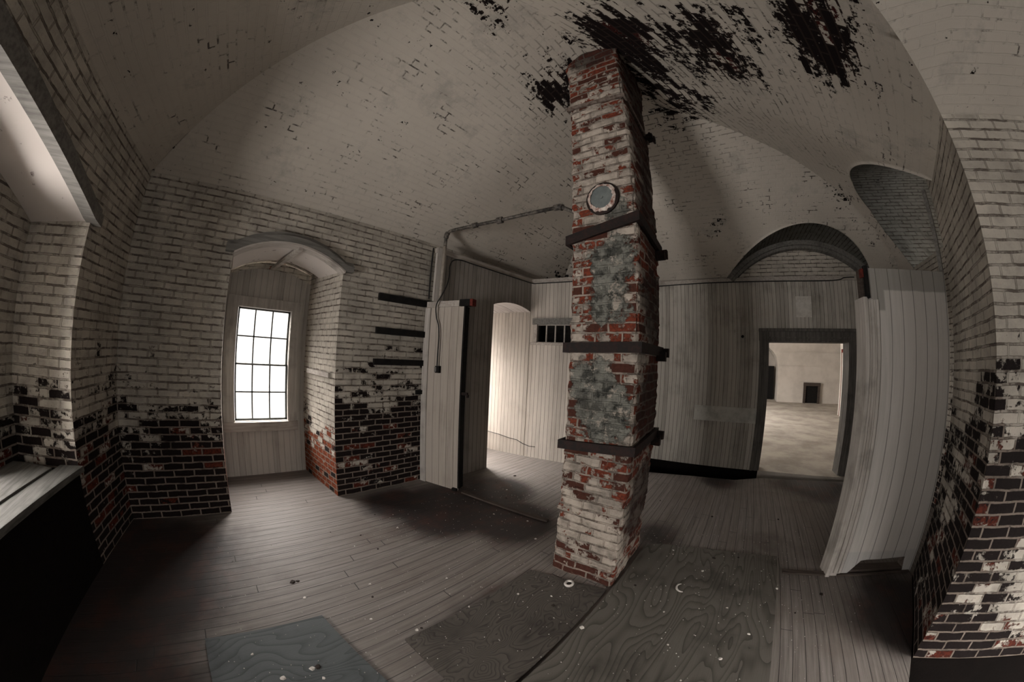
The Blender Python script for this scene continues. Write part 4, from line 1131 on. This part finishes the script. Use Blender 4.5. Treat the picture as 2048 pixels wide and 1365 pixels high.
# ------------------------------------------------------------------ the room beyond the doorway
def far_room():
    X = 10.2
    b = MB(); b.quad([(3.36, -3.2, .0), (X+.1+1.2, -3.2, 0), (X+.1+1.2, 2.2, 0), (3.36, 2.2, 0)]); b.wall((3.36, 2.2), (3.36, -3.2), -.14, 0)
    o = b.build('floor_beyond', 'floor2'); tag(o, 'pale sandy floor of the empty room beyond the doorway', 'floor', kind='structure')
    w = MB()
    arch = lambda d: 1.0+.58*math.sqrt(max(0, 1-((d-.62)/.53)**2))
    w.arch_wall((X, .1), (X, -3.2), 2.4, .09, 1.155, arch, 0)
    w.wall((X+.9, .2), (X+.9, -1.3), 0, 2.4)
    arch_soffit(w, (X, .1), (0, -1), (1, 0), .09, 1.155, arch, .9)
    w.wall((X, -1.055), (X+.9, -1.055), 0, 1.1); w.wall((X, .01), (X+.9, .01), 0, 1.1)
    w.wall((7.9, -2.25), (3.55, -2.33), 0, 2.4, 0); w.wall((7.9, -2.25), (7.9, -3.2), 0, 2.4, 0); w.wall((X, -3.2), (3.5, -3.2), 0, 2.4)
    w.wall((3.5, 2.2), (6.2, 2.2), 0, 2.4); w.wall((7.8, 2.2), (X, 2.2), 0, 2.4); w.wall((6.2, 2.2), (7.8, 2.2), 0, .5); w.wall((6.2, 2.2), (7.8, 2.2), 2.0, 2.4)
    w.wall((X, .1), (X, 2.2), 0, 2.4)
    w.wall((3.52, 2.25), (3.52, -.22), 0, 2.4); w.wall((3.52, -1.09), (3.52, -3.2), 0, 2.4); w.wall((3.52, -.2), (3.52, -1.1), 1.26, 2.4)
    w.quad([(3.4, -3.3, 2.4), (3.4, 2.3, 2.4), (X+1, 2.3, 2.4), (X+1, -3.3, 2.4)])
    o = w.build('wall_beyond', 'plaster2'); tag(o, 'white plaster walls of the room seen through the doorway', 'wall', kind='structure')
    # ledges on the far wall
    m = MB()
    for z, d in ((1.40, .03), (1.03, .02), (.60, .015)): m.box((X-d/2, -2.1, z), (d/2, 1.05, .012))
    o = m.build('trim_8', 'plaster2'); tag(o, 'thin plaster ledges across the far wall of the next room', 'trim', kind='structure')
    f = thing('fireplace', (X, -2.1, 0), 'small dark fireplace in the far wall of the next room', 'fireplace')
    y0, y1, zt = -1.83, -2.31, .56
    m = MB(); m.box((X-.045, y0-.03, zt/2), (.025, .035, zt/2)); m.box((X-.045, y1+.03, zt/2), (.025, .035, zt/2)); m.box((X-.048, (y0+y1)/2, zt-.04), (.028, (y0-y1)/2+.01, .045)); m.build('surround', 'sleeper', f)
    m = MB(); m.box((X-.03, (y0+y1)/2, zt/2-.02), (.01, (y0-y1)/2-.05, zt/2-.03)); m.build('firebox', 'black', f)
    m = MB(); m.box((X-.2+.9, -.70, .5), (.06, .30, .5)); m.box((X-.2+.9, -.50, 1.05), (.06, .12, .05)); o = m.build('cupboard', 'black'); tag(o, 'black cupboard in the arched recess of the next room', 'cupboard')
    d = thing('door_2', (7.5, -2.26, 0), 'white closed door in the side wall of the next room', 'door', kind='structure')
    m = MB(); m.box((7.33, -2.25, .65), (.40, .012, .65)); m.build('leaf', 'plaster2', d)
    m = MB(); m.box((7.745, -2.25, .68), (.012, .018, .68)); m.box((7.30, -2.25, 1.335), (.45, .022, .035)); m.build('frame', 'redend', d)
far_room()

# ------------------------------------------------------------------ crumbs and scraps on the floor
def debris():
    def flake(r, seed, h=.3):
        rr = random.Random(seed); m = MB(); n = 7
        a = [(rr.uniform(.6, 1.1)*r*math.cos(2*math.pi*i/n), rr.uniform(.5, 1.0)*r*math.sin(2*math.pi*i/n)) for i in range(n)]
        top = [(x*.7, y*.7, r*h*rr.uniform(.6, 1.3)) for x, y in a]
        for i in range(n):
            k = (i+1) % n
            m.quad([(*a[i], 0), (*a[k], 0), top[k], top[i]], [(0, 0)]*4)
        m.quad(top, [(0, 0)]*n)
        return m
    onply = lambda x, y: .0115 if ((.27 < x < 1.80 and -.36 < y < .40) or (.38 < x < 1.17 and .38 < y < .79) or (-.26 < x < .29 and .57 < y < 1.07)) else .0005
    rr = random.Random(21)
    protoA = [flake(.010, 1), flake(.008, 2), flake(.012, 3)]
    bases = []
    def place(name, mat, lab, cat, grp, n, sizes, region):
        src = None
        for i in range(n):
            for _ in range(50):
                x, y = region(rr)
                if not (1.10 < x < 1.64 and .36 < y < .73): break
            if i < 3: 
                o = protoA[i].build(name, mat, origin=(0, 0, 0)); bases.append(o)
                o.location = (0, 0, 0)
                src = (src or [])+[o]
            else:
                o = src[i % 3].copy(); COL.objects.link(o)
            k = rr.uniform(*sizes)
            o.location = (x*S, y*S, onply(x, y)*S); o.rotation_euler = (0, 0, rr.uniform(0, 6.3)); o.scale = (k, k, k)
            tag(o, lab, cat, grp)
    reg = lambda r: (r.uniform(.05, 1.9), r.uniform(-.35, 1.5))
    place('plaster_chip', 'chip', 'small pale plaster chip on the dusty floor', 'plaster chip', 'plaster chips scattered on the floor', 42, (.35, 1.1), reg)
    place('wood_splinter', 'splinter', 'small dark splinter on the dusty floor', 'splinter', 'dark splinters scattered on the floor', 30, (.5, 1.5), lambda r: (r.uniform(.0, 2.4), r.uniform(-.6, 1.7)))
    # pieces one can single out
    m = MB(); pts = [(1.083+.020*math.cos(2*math.pi*i/16), .545+.016*math.sin(2*math.pi*i/16), .016) for i in range(17)]
    m.tube(pts, .006, 6); o = m.build('pot_ring', 'chip'); tag(o, 'small white china ring on the floor at the foot of the chimney', 'ring')
    m = MB(); pts = [(1.315+.030*math.cos(a/10*math.pi+.4), .098+.026*math.sin(a/10*math.pi+.4), .017) for a in range(11)]
    m.tube(pts, [.0015+.0035*math.sin(math.pi*i/10) for i in range(11)], 6); o = m.build('pot_shard', 'chip'); tag(o, 'white curved shard on the large plywood sheet', 'shard')
    for (x, y, k, lab) in ((-.02, .80, 1.0, 'torn white scrap near the middle of the blue grey plywood'), (.075, .80, .9, 'pale curled flake on the blue grey plywood'), (-.09, .93, .6, 'small white fleck near the far left of the blue grey plywood')):
        o = flake(.012*k, int(x*1000)+77, .35).build('paper_scrap', 'chip', origin=(0, 0, 0)); o.location = (x*S, y*S, .0115*S); tag(o, lab, 'scrap', 'scraps on the blue grey plywood')
    # fine grit, past counting
    m = MB()
    for i in range(1600):
        x, y = rr.uniform(-.2, 2.2), rr.uniform(-.75, 1.7)
        if (1.12 < x < 1.63 and .36 < y < .73): continue
        if y < -.6 and x < 1.3: continue
        z = onply(x, y)+.0012; s = rr.uniform(.0012, .0032); a = rr.uniform(0, 6.3)
        c = [(x+s*math.cos(a+q), y+s*math.sin(a+q), z) for q in (0, 2.1, 4.2)]; p = (x, y, z+s*1.2)
        for j in range(3): m.quad([c[j], c[(j+1) % 3], p], [(0, 0)]*3)
    o = m.build('grit', 'chip', weld=False); tag(o, 'fine pale grit scattered over the floorboards', 'grit', kind='stuff')
debris()

# ------------------------------------------------------------------ masonry mass over the vault
def mass():
    b = MB()
    z0, z1 = 1.72, 3.05
    pts = [(-2.0, 2.80), (3.60, 2.80), (3.60, -3.0), (-2.0, -3.0)]
    b.quad([(x, y, z1) for x, y in pts])
    for i in range(4): b.wall(pts[i], pts[(i+1) % 4], z0, z1)
    # outer faces beside and below the window recesses
    b.wall((-1.9, 2.76), (-.066, 2.76), -.2, z0+.1); b.wall((.57, 2.76), (1.78, 2.76), -.2, z0+.1); b.wall((2.36, 2.76), (3.6, 2.76), -.2, z0+.1)
    o = b.build('roof', 'dirt', origin=(0, 0, z1)); tag(o, 'masonry mass above the vault', 'roof', kind='structure')
mass()

# ------------------------------------------------------------------ daylight, plus one added rear fill
SKY = (1.0, .94, .89)
w = bpy.data.worlds.new('overcast sky'); scene.world = w; w.use_nodes = True
nt = w.node_tree; bg = nt.nodes['Background']
bg.inputs[0].default_value = (*SKY, 1)
tc = nt.nodes.new('ShaderNodeTexCoord'); sx = nt.nodes.new('ShaderNodeSeparateXYZ'); mr = nt.nodes.new('ShaderNodeMapRange'); mr.interpolation_type = 'SMOOTHSTEP'
nt.links.new(tc.outputs['Generated'], sx.inputs[0]); nt.links.new(sx.outputs[2], mr.inputs[0])
for i, v in ((1, .08), (2, .65), (3, 2.2), (4, 46.0)): mr.inputs[i].default_value = v
nt.links.new(mr.outputs[0], bg.inputs[1])            # brighter overhead than towards the horizon
def daylight(c, axis, sx, sz, L=0.0, col=SKY):
    l = bpy.data.lights.new('daylight_or_fill', 'AREA'); l.shape = 'RECTANGLE'; l.size = sx*S; l.size_y = sz*S
    if L: l.energy = L*math.pi*sx*sz*S*S; l.color = col
    else: l.cycles.is_portal = True
    o = bpy.data.objects.new('daylight_or_fill', l); COL.objects.link(o); o.location = (c[0]*S, c[1]*S, c[2]*S)
    o.rotation_euler = Vector(axis).to_track_quat('-Z', 'Z').to_euler()
daylight((.24, 2.70, .83), (0, -1, 0), .43, .84)
daylight((2.05, 2.66, .83), (0, -1, 0), .46, .97, 4.2)
_P, _o0, _o1, _w0, _w1, _e = PB
daylight((*_P((_w0+_w1)/2, _e+.62), .55), (nL[0], nL[1], .10), .75, 1.0, 70)      # open sky and the bright ground outside
daylight((*_P(3.45, .38), .90), (nL[0], nL[1], .45), .9, .85, 2.3, (1, .96, .92))
daylight((.05, -2.80, 1.02), (0, 1, .35), 1.5, .95, .40, (1, .97, .94))  # added fill light behind the unseen rear opening, lifts the walls
daylight((7.0, 2.28, 1.25), (0, -1, 0), 1.6, 1.5, 15)
